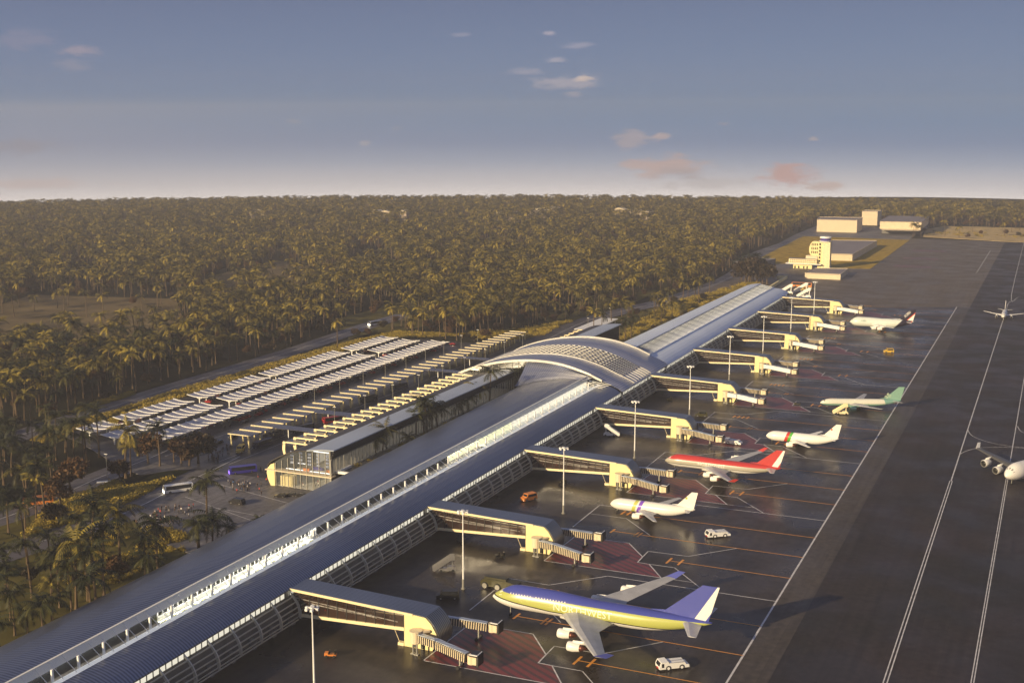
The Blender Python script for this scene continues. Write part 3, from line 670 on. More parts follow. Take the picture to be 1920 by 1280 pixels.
for k in range(9):
    y = 298.7+90*k
    lg = '%s gate bridge from the nearest, by %s' % (ORD[k], who[k])
    ln_ = 'sunlit jet bridge in front of the %s gate bridge from the nearest' % ORD[k]
    lf = 'shaded jet bridge behind the %s gate bridge from the nearest' % ORD[k]
    if k == 0:
        for o, l in ((gate0, lg), (jn, ln_), (jf, lf)): o.location = (0, y, 0); o['label'] = l
        gate0['group'] = 'gate bridges along the pier'; jn['group'] = jf['group'] = 'jet bridges at the gates'
    else:
        dup(gate0, (0, y, 0), 0, lg); dup(jf, (0, y, 0), 0, lf)
        if k < 4: dup(jn, (0, y, 0), 0, ln_)
        elif k == 4: jw.location = (0, y, 0); jw['label'] = ln_.replace('sunlit', 'smooth white sunlit'); jw['group'] = jn['group']
        else: dup(jw, (0, y, 0), 0, ln_.replace('sunlit', 'smooth white sunlit'))
# ------------------------------------------------------------------ lamp masts
def make_mast():
    t = thing('floodlight_mast', '', 'floodlight mast', group='floodlight masts on the apron')
    mb = MB(); mb.tube([(0, 0, 3.4), (0, 0, 26.4)], [.33, .15], 10); mb.obj('pole', M['whitemetal'], t)
    mb = MB(); mb.tube([(0, 0, 0), (0, 0, .3), (0, 0, .3), (0, 0, 3.4)], [.8, .8, .46, .42], 10); mb.obj('pole_base', M['steel'], t)
    mb = MB(); mb.tube([(0, 0, 26.3), (0, 0, 26.9)], .7, 10)
    for a in range(6):
        c, s = math.cos(a*1.047), math.sin(a*1.047); mb.bar((c*.5, s*.5, 26.6), (c*1.5, s*1.5, 26.5), .15); mb.box(c*1.6-.35, c*1.6+.35, s*1.6-.35, s*1.6+.35, 26.1, 26.7)
    mb.obj('lamp_head', M['whitemetal'], t)
    return t
mast = make_mast()
for k, (x, y) in enumerate([(-171.5, 257), (-171.7, 346.5), (-171.2, 435), (-171.8, 525.6), (-172, 618), (-176, 719), (-175, 806), (-176.8, 907), (-178.3, 1008)]):
    l = '%s tall white floodlight mast counted from the nearest' % ORD[k]
    if k == 0: mast.location = (x, y, 0); mast['label'] = l
    else: dup(mast, (x, y, 0), 0, l)

# ------------------------------------------------------------------ aircraft
def bands(name, base, rules, rough=.3):
    """livery: rules = [((a,b,c), lo, hi, colour)] on a*x+b*z+c in the part's own space"""
    m = mat(name, base, rough); nt = m.node_tree; b = nt.nodes['Principled BSDF']
    tc = nn(nt, 'ShaderNodeTexCoord'); prev = None
    for (a, bb, c), lo, hi, col in rules:
        vm = nn(nt, 'ShaderNodeVectorMath', operation='DOT_PRODUCT'); vm.inputs[1].default_value = (a, 0, bb); nt.links.new(tc.outputs['Object'], vm.inputs[0])
        g1 = nn(nt, 'ShaderNodeMath', operation='GREATER_THAN'); g1.inputs[1].default_value = lo-c; nt.links.new(vm.outputs['Value'], g1.inputs[0])
        g2 = nn(nt, 'ShaderNodeMath', operation='LESS_THAN'); g2.inputs[1].default_value = hi-c; nt.links.new(vm.outputs['Value'], g2.inputs[0])
        mu = nn(nt, 'ShaderNodeMath', operation='MULTIPLY'); nt.links.new(g1.outputs[0], mu.inputs[0]); nt.links.new(g2.outputs[0], mu.inputs[1])
        mx = nn(nt, 'ShaderNodeMix', data_type='RGBA'); nt.links.new(mu.outputs[0], mx.inputs[0])
        if prev is None: mx.inputs[6].default_value = (*base, 1)
        else: nt.links.new(prev, mx.inputs[6])
        mx.inputs[7].default_value = (*col, 1); prev = mx.outputs[2]
    nt.links.new(prev, b.inputs['Base Color']); return m
def textmesh(s, size=1.):
    cu = bpy.data.curves.new('t', 'FONT'); cu.body = s; cu.size = size; cu.align_x = 'LEFT'; cu.resolution_u = 3
    o = bpy.data.objects.new('t', cu); COL.objects.link(o)
    bpy.context.view_layer.update()
    me = bpy.data.meshes.new_from_object(o.evaluated_get(bpy.context.evaluated_depsgraph_get()))
    bpy.data.objects.remove(o); bpy.data.curves.remove(cu)
    bm = bmesh.new(); bm.from_mesh(me); bmesh.ops.triangulate(bm, faces=bm.faces)
    bmesh.ops.subdivide_edges(bm, edges=[e for e in bm.edges if e.calc_length() > size*.25], cuts=2); bm.to_mesh(me); bm.free()
    return me
class Plane:
    def __init__(s, L, R, zc, hump=0.): s.L, s.R, s.zc, s.hump = L, R, zc, hump
    def rc(s, t):
        R = s.R
        if t < .15: r = R*max(.02, 1-(1-t/.15)**2.0)**.62; z = s.zc-(R-r)*.22
        elif t < .66: r = R; z = s.zc
        else: u = (t-.66)/.34; r = R*(1-.9*u**1.7); z = s.zc+(R-r)*.72
        return r, z
    def pt(s, t, a, off=0.):      # a: angle from up towards -y
        r, z = s.rc(t); h = 1.
        if s.hump and math.cos(a) > 0: h = 1+s.hump*max(0, min(1, (t-.035)/.06))*max(0, min(1, (.50-t)/.2))*math.cos(a)**1.0
        return (t*s.L, -math.sin(a)*(r+off), z+math.cos(a)*(r*h+off))
    def side(s, x, z, off=.04, sgn=-1):
        t = x/s.L; r, c = s.rc(t); d = z-c; rr = r
        if s.hump and d > 0: d = d/(1+s.hump*.5)
        return (x, sgn*(math.sqrt(max(.01, rr*rr-d*d))+off), z)
def make_plane(label, L, R, zc, hs, eng, fintop, fus, finm, wing, nac, loc, rz=0, hump=0., winglet=None, text=None, textm=None, fintext=None, win=True, cockm=None, engR=1.15, dih=.09, sweep=.64, gearn=2, name='parked_airliner', group=None, wx0=.335):
    t = thing(name, label, 'airliner', loc, rz, group)
    P = Plane(L, R, zc, hump); mb = MB(); NR = 26; T = [0, .004, .012, .025, .04, .055, .07, .09, .11, .13, .15, .2, .26, .32, .36, .4, .44, .5, .56, .62, .66, .7, .74, .78, .82, .86, .9, .94, .97, 1.]
    ring = []
    for tt in T:
        ring.append(len(mb.v)); mb.v += [P.pt(tt, 2*math.pi*j/NR) for j in range(NR)]
    for k in range(len(T)-1):
        for j in range(NR): mb.f.append((ring[k]+j, ring[k]+(j+1) % NR, ring[k+1]+(j+1) % NR, ring[k+1]+j)); mb.mi.append(0)
    mb.f.append(tuple(range(ring[0], ring[0]+NR))); mb.mi.append(0); mb.f.append(tuple(range(ring[-1], ring[-1]+NR))); mb.mi.append(0)
    # wing-body fairing
    mb.tube([(L*.33, 0, zc-R*.72), (L*.4, 0, zc-R*.78), (L*.5, 0, zc-R*.78), (L*.58, 0, zc-R*.7)], [R*.5, R*.62, R*.62, R*.4], 14)
    mb.obj('fuselage', fus, t, True)
    wz = zc-R*.55
    def LE(u): return L*(wx0+ (sweep*hs/L)*u*1.05)
    def ch(u): return L*(.25-.36*u) if u < .35 else L*(.124-.11*(u-.35))
    def wing_surf(sgn, LEf, chf, zr, h, dz, us, th, name, m):
        mb = MB(); prof = [(0, 0), (.08, .55), (.3, 1), (.65, .6), (1, 0), (.6, -.3), (.15, -.4)]; rr = []
        for u in us:
            rr.append(len(mb.v)); c = chf(u); y = sgn*(R*.55+(h-R*.55)*u) if name == 'wing' else sgn*(R*.2+(h-R*.2)*u)
            for px, pz in prof: mb.v.append((LEf(u)+px*c, y, zr+dz*u+pz*th*c))
        n = len(prof)
        for k in range(len(us)-1):
            for j in range(n): mb.f.append((rr[k]+j, rr[k]+(j+1) % n, rr[k+1]+(j+1) % n, rr[k+1]+j)); mb.mi.append(0)
        mb.f.append(tuple(range(rr[0], rr[0]+n))); mb.mi.append(0); mb.f.append(tuple(range(rr[-1], rr[-1]+n))); mb.mi.append(0)
        return mb.obj(name, m, t)
    for sgn in (-1, 1):
        w = wing_surf(sgn, LE, ch, wz, hs, hs*dih, (0, .18, .35, .6, .8, 1.), .11, 'wing', wing)
        if winglet:
            mb = MB(); x = LE(1); z = wz+hs*dih; c = ch(1); y = sgn*hs
            i = len(mb.v); o2 = hs*.045
            mb.v += [(x, y, z), (x+c, y, z), (x+c, y, z+.15), (x+c*.7, y, z+.2)]
            pr = [(x-.1, z), (x+c, z-.05), (x+c*1.75, z+o2*1.4), (x+c*1.15, z+o2*1.5)]
            mb = MB(); q = [(a, y+sgn*(b-z)*.7, b) for a, b in pr]; q2 = [(a, y+sgn*((b-z)*.7+.12), b) for a, b in pr]
            mb.poly(q); mb.poly(q2)
            for j in range(4): mb.quad(q[j], q[(j+1) % 4], q2[(j+1) % 4], q2[j])
            mb.obj('winglet', winglet, w)
        wing_surf(sgn, lambda u: L*(.875+.07*u), lambda u: L*(.085-.05*u), zc+R*.45, hs*.36, .6, (0, .5, 1.), .09, 'tailplane', wing)
        for e, u in enumerate(eng):
            y = sgn*(R*.55+(hs-R*.55)*u); z = wz+hs*dih*u-engR*1.25; x = LE(u)-engR*3.2; r = engR
            mb = MB(); mb.tube([(x, y, z), (x+.2*r, y, z), (x+1.2*r, y, z), (x+2.6*r, y, z)], [r*.86, r*.98, r*1.02, r*.8], 16, False)
            mb.tube([(x+.35*r, y, z), (x+.5*r, y, z)], r*.84, 16); mb.bar((x+1.1*r, y, z+r*.95), (x+4.8*r, y, z+r*1.2), .35, r*.7)
            en = mb.obj('engine', nac, t, True)
            mb = MB(); mb.tube([(x+2.4*r, y, z), (x+3.1*r, y, z), (x+4.2*r, y, z+.05)], [r*.74, r*.55, r*.12], 12); mb.obj('exhaust_cone', M['nacbrown'], en, True)
            mb = MB(); mb.tube([(x+.02, y, z), (x+.34*r, y, z)], [r*.3, r*.8], 16); mb.obj('intake', M['black'], en)
    # fin
    r1, z1 = P.rc(.83); zb = z1+r1*.7; mb = MB()
    pr = [(L*.735, z1+P.rc(.735)[0]*.86+.3), (L*.80, zb+(fintop-zb)*.13+.3), (L*.957, fintop), (L*1.028, fintop), (L*.985, zb)]
    n = len(pr)
    for th in (-.16, .16): mb.poly([(x, th*(1 if z < fintop-1 else .5), z) for x, z in pr])
    for j in range(n):
        (xa, za), (xb, zb_) = pr[j], pr[(j+1) % n]; mb.quad((xa, -.16, za), (xb, -.16, zb_), (xb, .16, zb_), (xa, .16, za))
    fo = mb.obj('tail_fin', finm, t)
    # gear
    mb = MB(); mb.bar((L*.085, 0, .4), (L*.085, 0, zc-R*.7), .22); mb.obj('nose_strut', M['steel'], t)
    mb = MB(); mb.wheel(L*.085, -.35, .42, .42, .3); mb.wheel(L*.085, .35, .42, .42, .3); mb.obj('nose_wheel', M['rubber'], t)
    for sgn in (-1, 1):
        mb = MB(); mb.bar((L*.49, sgn*R*.8, .6), (L*.49, sgn*R*.8, zc-R*.5), .35)
        g_ = mb.obj('main_strut', M['steel'], t)
        mb = MB()
        for q in range(gearn):
            for w2 in (-.45, .45): mb.wheel(L*.49-.7+q*1.4, sgn*R*.8+w2, .58, .58, .4)
        mb.obj('main_wheel', M['rubber'], g_)
    # cockpit panes and windows
    mb = MB()
    for a0, a1 in ((-1.05, -.55), (-.5, -.03), (.03, .5), (.55, 1.05)):
        mb.poly([P.pt(.040, a0, .03), P.pt(.040, a1, .03), P.pt(.056, a1, .03), P.pt(.056, a0, .03)])
    mb.obj('cockpit_windows', cockm or M['black'], t)
    if win:
        mb = MB(); x = L*.10
        zz = zc+R*(.62 if hump > .2 else .25); x1 = L*.36 if hump > .2 else L*.82
        while x < x1:
            if not (hump > .2 and L*.2 < x < L*.22):
                for sg in (-1, 1):
                    a, b, c, d = [P.side(x+dx, zz+dz, .05, sg) for dx, dz in ((0, 0), (.28, 0), (.28, .36), (0, .36))]; mb.poly([a, b, c, d])
            x += .95
        mb.obj('cabin_windows', M['planew'] if hump > .2 else M['glassd'], t)
    if text:
        s_, size, x0, z0 = text; me = textmesh(s_, size); me.materials.clear(); me.materials.append(textm)
        for v in me.vertices: v.co = P.side(x0+v.co.x, z0+v.co.y, .06)
        put('livery_lettering', me, t)
        me2 = me.copy(); xm = 2*x0+max(v.co.x for v in me.vertices)-x0
        for v in me2.vertices: v.co = (xm-v.co.x, -v.co.y, v.co.z)
        put('livery_lettering', me2, t)
    if fintext:
        s_, size, x0, z0, ang, m_ = fintext; 
        for sg in (-1, 1):
            me = textmesh(s_, size); me.materials.clear(); me.materials.append(m_); W = max(v.co.x for v in me.vertices)
            for v in me.vertices:
                u = v.co.x if sg < 0 else W-v.co.x
                x = x0+u*math.cos(ang)-v.co.y*math.sin(ang); z = z0+u*math.sin(ang)+v.co.y*math.cos(ang)
                v.co = (x, sg*.2, z)
            put('fin_lettering', me, fo)
    return t, P, fo
BLU = (.085, .09, .32); LIM = (.43, .45, .11); WH = (.80, .78, .72); BLK = (.012, .012, .012); BLU = (.06, .075, .33); REDC = (.48, .045, .04)
def stripe_line(L, z1, z2, k=1.): return None
# 1 blue and lime jumbo: sheer line runs gently down to the tail like in the photograph
zc = 6.3
f1 = bands('jumbo_livery', WH, [((0, 1, 0), 5.55, 9.1, LIM), ((0, 1, 0), 5.4, 5.62, BLK), ((-.0, 1, 0), 8.35, 30, BLU), ((.9, 1, 0), -9, 9.3, LIM), ((.9, 1, 0), -9, 5.4, (.7, .7, .5))])
f1 = bands('jumbo_livery', WH, [((0, 1, 0), 5.1, 8.35, LIM), ((0, 1, 0), 4.75, 5.1, BLK), ((.085, 1, 0), -50, 6.6, WH), ((.085, 1, 0), 6.5, 6.85, BLK), ((0, 1, 0), -50, 4.75, WH), ((0, 1, 0), 8.35, 30, BLU)])
fin1 = bands('jumbo_fin', BLU, [((-1, .93, 0), -70+.93*9.5-.3, -70+.93*9.5+3.9, WH)])
fin1 = bands('jumbo_fin', BLU, [((1, -.62, 0), 59.2, 62.6, WH)])
make_plane('big blue, lime and white four engined jumbo parked nearest the camera', 70, 3.35, zc, 33, (.40, .70), 19.6, f1, fin1, M['planeg'], M['planew'], (-154.1, 332, 0),
           hump=.30, winglet=mat('blue_winglet_paint', BLU, .35), text=('NORTHWEST', 3.1, 21.5, 5.75), textm=mat('pale_letter_paint', (.85, .85, .62), .4), cockm=M['whitemetal'], engR=1.45, gearn=2, name='jumbo_airliner')
# 2 white with lime and violet band
sl = .35
f2 = bands('band_livery_violet', WH, [((1, -sl, 0), 8.6, 10.0, (.55, .55, .12)), ((1, -sl, 0), 10.7, 12.2, (.22, .09, .55))])
fw = bands('white_fin', WH, [((1, 0, 0), -5, -4, WH)])
def spot_fin(col, L, R_d, z0, x0):
    m = mat('white_fin_with_emblem', WH, .3); nt = m.node_tree; b = nt.nodes['Principled BSDF']; tc = nn(nt, 'ShaderNodeTexCoord')
    vm = nn(nt, 'ShaderNodeVectorMath', operation='DISTANCE'); sp = nn(nt, 'ShaderNodeVectorMath', operation='MULTIPLY'); sp.inputs[1].default_value = (1, 0, 1)
    nt.links.new(tc.outputs['Object'], sp.inputs[0]); nt.links.new(sp.outputs[0], vm.inputs[0]); vm.inputs[1].default_value = (x0, 0, z0)
    no = nn(nt, 'ShaderNodeTexNoise'); no.inputs['Scale'].default_value = 1.4; nt.links.new(tc.outputs['Object'], no.inputs['Vector'])
    ad = nn(nt, 'ShaderNodeMath', operation='MULTIPLY_ADD'); ad.inputs[1].default_value = 1.2; nt.links.new(no.outputs['Fac'], ad.inputs[0]); nt.links.new(vm.outputs['Value'], ad.inputs[2])
    lt = nn(nt, 'ShaderNodeMath', operation='LESS_THAN'); lt.inputs[1].default_value = R_d+.55; nt.links.new(ad.outputs[0], lt.inputs[0])
    mx = nn(nt, 'ShaderNodeMix', data_type='RGBA'); mx.inputs[6].default_value = (*WH, 1); mx.inputs[7].default_value = (*col, 1); nt.links.new(lt.outputs[0], mx.inputs[0]); nt.links.new(mx.outputs[2], b.inputs['Base Color']); return m
make_plane('white twin jet with a lime and a violet band round its nose', 34.5, 2.35, 3.5, 16.5, (.30,), 11.8, f2, spot_fin((.45, .45, .08), 34, .5, 9.1, 31), M['planeg'], M['planew'], (-155.3, 445.5, 0), engR=1.15, win=False, cockm=M['planew'], gearn=1)
# 3 red and silver
f3 = bands('red_livery', WH, [((0, 1, 0), 4.0, 6.0, (.42, .39, .31)), ((0, 1, 0), 3.75, 4.0, BLK), ((0, 1, 0), 5.75, 30, REDC)])
fin3 = bands('red_fin', REDC, [((1, -.62, 0), 43.3, 45.9, WH)])
make_plane('red, silver and white four engined airliner with red fin and winglets', 51.5, 2.55, 4.75, 26.5, (.38, .66), 14.2, f3, fin3, M['planeg'], M['planew'], (-153.2, 512.5, 0), hump=.2,
           winglet=mat('red_winglet_paint', REDC, .35), text=('NORTHWEST', 2.0, 15.5, 4.35), textm=mat('faded_letter_paint', (.8, .78, .72), .4), win=False, cockm=M['whitemetal'], engR=1.1)
# 4 white with red and green bands
f4 = bands('band_livery_red_green', WH, [((1, -sl, 0), 8.3, 9.8, (.55, .04, .03)), ((1, -sl, 0), 9.8, 11.2, (.10, .42, .05))])
make_plane('white twin jet with red and green bands and a small red crest on its fin', 34.5, 2.4, 3.5, 16.5, (.30,), 11.8, f4, spot_fin((.6, .12, .04), 34, .5, 9.1, 31), M['planew'], M['planew'], (-122.9, 580, 0), engR=1.2, win=False, cockm=M['planew'], gearn=1)
# 5 teal
TEAL = (.24, .42, .33)
f5 = bands('teal_livery', (.70, .69, .58), [((0, 1, 0), -5, 3.0, TEAL), ((1, .3, 0), 35.5, 90, (.2, .38, .32))])
make_plane('long slim teal and cream twin jet with pale script on its fin', 43.5, 2.0, 3.5, 18.5, (.32,), 12.2, f5, mat('teal_fin_paint', TEAL, .35), M['planeg'], mat('teal_nacelle_paint', TEAL, .35), (-112, 664, 0), rz=R_(21), engR=1.2, win=False,
           fintext=('ag', 3.6, 35.5, 5.6, .9, mat('pale_green_letter', (.5, .62, .45), .4)), gearn=1)
# 6 A380
f6 = bands('black_tail_livery', (.68, .72, .65), [((1, -1.0, 0), 30.5, 37.6, (.02, .015, .03)), ((1, -1.0, 0), 37.6, 38.4, (.55, .06, .03))])
fin6 = bands('black_fin', (.02, .015, .03), [((1, -1.0, 0), 33.3, 36, (.55, .06, .03)), ((1, -1., 0), 34.2, 60, WH), ((1, -1.0, 0), -60, 28.3, WH)])
make_plane('fat pale airliner with a black, red and white fin by the far gates', 46.5, 3.4, 4.9, 24, (.34, .62), 16.0, f6, fin6, M['planew'], M['planew'], (-141, 951, 0), rz=R_(4), hump=.12, engR=1.3, win=False,
           fintext=('A380', 2.7, 40.3, 9.6, .80, M['planew']), text=('A380', 1.8, 8.5, 5.6), textm=mat('teal_letter', (.08, .25, .2), .4))
# 7 taxiing towards us
make_plane('pale twin jet seen nose on, taxiing on the far runway line', 33, 2.0, 3.6, 16, (.30,), 12, bands('plain_white', WH, [((1, 0, 0), -5, -4, WH)]), M['planew'], M['planew'], M['planew'], (-35.3, 1034, 0), rz=R_(90), engR=1.15, win=False, name='taxiing_airliner', gearn=1)
# 8 big one at the right edge
make_plane('white four engined airliner taxiing in at the right edge of the picture', 56, 3.5, 5.2, 31, (.36, .64), 18, bands('plain_white_b', WH, [((1, 0, 0), -5, -4, WH)]), M['planew'], mat('dark_wing_top', (.10, .095, .08), .4), M['planew'], (-13.4, 546, 0), rz=R_(59), wx0=.22, hump=.16,
           winglet=M['planew'], win=False, name='taxiing_airliner', engR=1.7, text=('AIRBUS', 1.9, 10.5, 5.6), textm=M['black'], sweep=.36)

# ------------------------------------------------------------------ vehicles (front towards -x)
def box_vehicle(name, label, cat, L, W, H, paint, loc, rz=0, hood=0., wh=.42, group=None, front=None, roof=None, cabh=None, lamps=True, wpos=None):
    t = thing(name, label, cat, loc, rz, group)
    z0 = wh*.6; mb = MB(); bw = W/2; hh = H*.5
    if hood:
        pr = [(0, z0), (0, z0+hh*.75), (hood, z0+hh*.95), (hood+.8*min(1, hood), H), (L-.5, H), (L-.1, z0+hh), (L, z0)] if cabh is None else cabh
    else: pr = [(0, z0), (-.05, z0+hh), (.25, H), (L-.1, H), (L, H-.15), (L, z0)]
    mb.prism(pr, -bw, bw); b = mb.obj('body', paint, t)
    mb = MB(); s0 = (hood+.5) if hood else .8; zz0 = z0+hh*(1. if hood else .75); zz1 = H-.18
    for s in (-1, 1): mb.box(s0+(.3 if hood else 0), L-.7, s*(bw+.012)-.01, s*(bw+.012)+.01, zz0, zz1)
    if hood: mb.quad((hood+.08, -bw*.85, zz0), (hood+.08, bw*.85, zz0), (hood+.55*min(1, hood)-.04, bw*.8, zz1), (hood+.55*min(1, hood)-.04, -bw*.8, zz1))
    else: mb.quad((-.08, -bw*.88, z0+hh*.8), (-.08, bw*.88, z0+hh*.8), (.17, bw*.85, zz1), (.17, -bw*.85, zz1))
    mb.obj('windows', M['glassd'], t)
    for x in (wpos or (L*.2, L*.8)):
        for s in (-1, 1):
            mb = MB(); mb.wheel(x, s*(bw-.08), wh, wh, .3, 12); w = mb.obj('wheel', M['rubber'], t)
            mb = MB(); mb.wheel(x, s*(bw+.07), wh, wh*.5, .05, 10); mb.obj('hub', M['carsil'], w)
    if lamps:
        mb = MB(); mb.box(-.07, -.01, -bw*.85, -bw*.55, z0+.2, z0+.45); mb.box(-.07, -.01, bw*.55, bw*.85, z0+.2, z0+.45); mb.obj('headlight', M['whitemetal'], t)
    if front: mb = MB(); mb.quad((-.1, -bw*.95, z0), (-.1, bw*.95, z0), (-.12, bw*.95, z0+hh*.8), (-.12, -bw*.95, z0+hh*.8)); mb.obj('front_panel', front, t)
    if roof: mb = MB(); mb.box(.6, L-.6, -bw*.8, bw*.8, H, H+.12); mb.obj('roof_panel', roof, t)
    return t
# aircraft tugs
def tug(label, loc, rz, group='white aircraft tugs'):
    t = thing('aircraft_tug', label, 'aircraft tug', loc, rz, group)
    mb = MB(); mb.prism([(0, .5), (-.1, 1.3), (.5, 2.5), (2.6, 2.6), (2.7, 2.2), (7.6, 2.1), (7.8, 1.5), (8.8, 1.3), (8.9, .5)], -1.7, 1.7); mb.obj('body', M['whitemetal'], t)
    mb = MB(); mb.quad((-.08, -1.4, 1.35), (-.08, 1.4, 1.35), (.42, 1.3, 2.35), (.42, -1.3, 2.35)); mb.box(.6, 1.3, -1.73, -1.69, 1.1, 2.2); mb.box(.6, 1.3, 1.69, 1.73, 1.1, 2.2); mb.obj('windows', M['glassd'], t)
    mb = MB(); mb.box(2.72, 2.95, -1.6, 1.6, 2.18, 2.26); mb.box(2.9, 7.4, -1.66, -1.52, 2.14, 2.2); mb.box(2.9, 7.4, 1.52, 1.66, 2.14, 2.2); mb.box(3, 7.3, -.06, .06, 2.14, 2.2); mb.obj('deck_grooves', M['carblue'], t)
    for x in (2.6, 6.6):
        for s in (-1, 1):
            mb = MB(); mb.wheel(x, s*1.6, .75, .75, .4, 16); w = mb.obj('wheel', M['rubber'], t)
            mb = MB(); mb.wheel(x, s*1.82, .75, .42, .06, 14); mb.obj('hub', M['whitemetal'], w)
    mb = MB(); mb.box(-.3, 0, -.8, .3, .55, .9); mb.obj('tow_bumper', M['carred'], t)
    return t
def at(px, py): x, y = G(px, py); return (x, y, .02)
tug('white aircraft tug in the foreground, right below the jumbo wing', at(1233, 1254), R_(38))
tug('white aircraft tug on the orange line right of the violet banded jet', at(1325, 1007), R_(38))
tug('white aircraft tug on red paving beside the fourth gate', at(1357, 830), R_(-3))
# dark bulldozer like tractor with big pale wheels
t = thing('fuel_truck', 'dark olive truck with two big pale wheels at the nose of the jumbo', 'truck', at(905, 1098), R_(0))
mb = MB(); mb.prism([(0, .9), (0, 2.4), (1, 3.3), (9.5, 3.4), (13, 2.8), (13.2, .9)], -1.7, 1.7); mb.obj('body', M['olive'], t)
mb = MB(); mb.box(1.2, 9, -1.2, 1.2, 3.4, 3.9); mb.obj('tank', M['olive'], t)
for x in (1.6, 6.2, 10.6):
    for s in (-1, 1):
        mb = MB(); mb.wheel(x, s*1.7, 1.15, 1.15, .6, 18); w = mb.obj('wheel', M['rubber'], t)
        if x < 9: mb = MB(); mb.wheel(x, s*2.05, 1.15, .85, .08, 16); mb.obj('hub', M['steel'], w)
box_vehicle('service_van', 'black boxy service van behind the first gate bridge', 'van', 7.5, 3, 3, M['black'], at(818, 1122), R_(25), hood=1.2, wh=.6)
box_vehicle('service_van', 'orange service van in the shade of the pier', 'van', 7, 2.9, 2.9, M['orangep'], at(979, 940), R_(62), hood=1.3, wh=.55)
box_vehicle('service_truck', 'yellow truck alone on the far stands', 'truck', 6.5, 3, 3, M['yellowp'], at(1657, 661), R_(20), hood=1.2, wh=.6)
box_vehicle('fire_bus', 'long orange red bus parked behind the farthest gate', 'bus', 19, 5, 4.4, M['orangep'], at(1485, 537), 0, wh=.8)
box_vehicle('service_truck', 'orange truck with a pale round tank by the passenger stairs', 'truck', 11, 4, 3.6, M['yellowp'], at(1501, 545), 0, hood=2, wh=.7)
box_vehicle('baggage_truck', 'small dark truck with rusty load behind the fifth gate bridge', 'truck', 6.5, 3, 2.9, M['olive'], at(1303, 780), R_(15), hood=1.5, wh=.6)
def cart(label, loc, rz, m):
    t = thing('baggage_cart', label, 'baggage cart', loc, rz, 'small carts on the apron')
    mb = MB(); mb.prism([(0, .5), (0, 1.3), (1.1, 1.4), (1.2, .9), (3.4, .9), (3.4, .5)], -.8, .8); mb.obj('body', m, t)
    mb = MB(); mb.box(1.3, 1.5, -.6, .6, .9, 2); mb.box(2.9, 3.3, -.7, .7, .9, 2.1); mb.obj('seat_back', M['black'], t)
    for x in (.6, 2.9):
        for s in (-1, 1): mb = MB(); mb.wheel(x, s*.8, .38, .38, .3, 10); mb.obj('wheel', M['rubber'], t)
cart('small rusty brown cart alone under the first gate bridge', at(609, 1230), R_(20), M['orangep'])
cart('small dark cart between the second gate tower and the pier', at(929, 1046), R_(40), M['black'])
cart('small dark cart left of the third floodlight mast', at(1049, 909), R_(60), M['black'])
cart('small dark cart behind the fourth gate bridge', at(1250, 752), R_(50), M['olive'])
cart('small dark cart by the nose of the teal jet', at(1489, 759), R_(10), M['olive'])
def stairs(label, loc, rz, m, s=1.):
    t = thing('passenger_stairs', label, 'passenger stairs', loc, rz, 'mobile passenger stairs', s)
    mb = MB(); mb.prism([(0, .7), (6.2, 4.6), (7.6, 4.6), (7.6, 4.2), (6.4, 4.2), (.6, .4)], -1.1, 1.1); mb.obj('stair_flight', m, t)
    mb = MB()
    for s_ in (-1, 1): mb.prism([(0, .8), (6.2, 4.7), (7.6, 4.7), (7.6, 5.8), (6.1, 5.8), (0, 1.8)], s_*1.15-.04, s_*1.15+.04)
    mb.obj('side_panel', m, t)
    mb = MB(); mb.prism([(2.2, .5), (2.2, 1.2), (5, 1.3), (5.2, 1.9), (7.3, 1.9), (8, 1.1), (8, .5)], -1.1, 1.1); mb.bar((6.8, 0, 1.8), (6.9, 0, 4.3), .4); mb.bar((3, 0, 1), (5.6, 0, 4), .35); mb.obj('chassis', m, t)
    for x in (2.9, 7):
        for s_ in (-1, 1): mb = MB(); mb.wheel(x, s_*1.05, .5, .5, .35, 12); mb.obj('wheel', M['rubber'], t)
stairs('silver passenger stairs standing alone between the first two gates', at(811, 1071), R_(28), M['carsil'])
stairs('ivory passenger stairs under the fourth floodlight mast', at(1162, 818), R_(195), M['whitemetal'])
stairs('cream passenger stairs below the nose of the teal jet', at(1561, 776), R_(15), M['creamtrim'])
stairs('white passenger stairs nearest the pier end, left of the orange bus', at(1460, 551), R_(5), M['whitemetal'], 1.6)
stairs('white passenger stairs beside the orange tank truck', at(1489, 548), R_(0), M['whitemetal'], 1.6)
stairs('white passenger stairs right behind the roof of the last gate bridge', at(1494, 558), R_(0), M['whitemetal'], 1.6)
# landside vehicles
def bus(label, px, py, rz, paint, front=None, L=12, roof=None):
    return box_vehicle('bus', label, 'bus', L, 2.8, 3.3, paint, at(px, py), rz, wh=.5, front=front, roof=roof)
bus('cream single deck bus driving between the yellow hedge and the plaza', 307, 925, R_(52), M['whitemetal'], M['lamp'])
bus('blue bus with a glowing violet front at the plaza kerb', 430, 889, R_(48), M['busblue'], M['litblue'])
bus('bus with a glowing red front on the road behind two palms at the left edge', 42, 947, R_(40), M['orangep'], M['litred'])
bus('cream bus with lit front on the road above the car park', 692, 611, R_(70), M['whitemetal'], M['lamp'])
for lb, px, py, L, p in (('dark van with a box body crossing the plaza', 432, 942, 7, M['carblack']),):
    box_vehicle('van', lb, 'van', 7, 2.4, 2.5, p, at(px, py), R_(-4), hood=1.5, wh=.45)
for lb, px, py in (('leftmost of the three dark cars in front of the check-in building', 515, 931), ('middle one of the three dark cars in front of the check-in building', 534, 929), ('rightmost of the three dark cars in front of the check-in building', 552, 930)):
    box_vehicle('parked_car', lb, 'car', 4.8, 1.9, 1.5, M['carblack'], at(px, py), R_(15), hood=1.2, wh=.34, group='dark cars at the entrance')
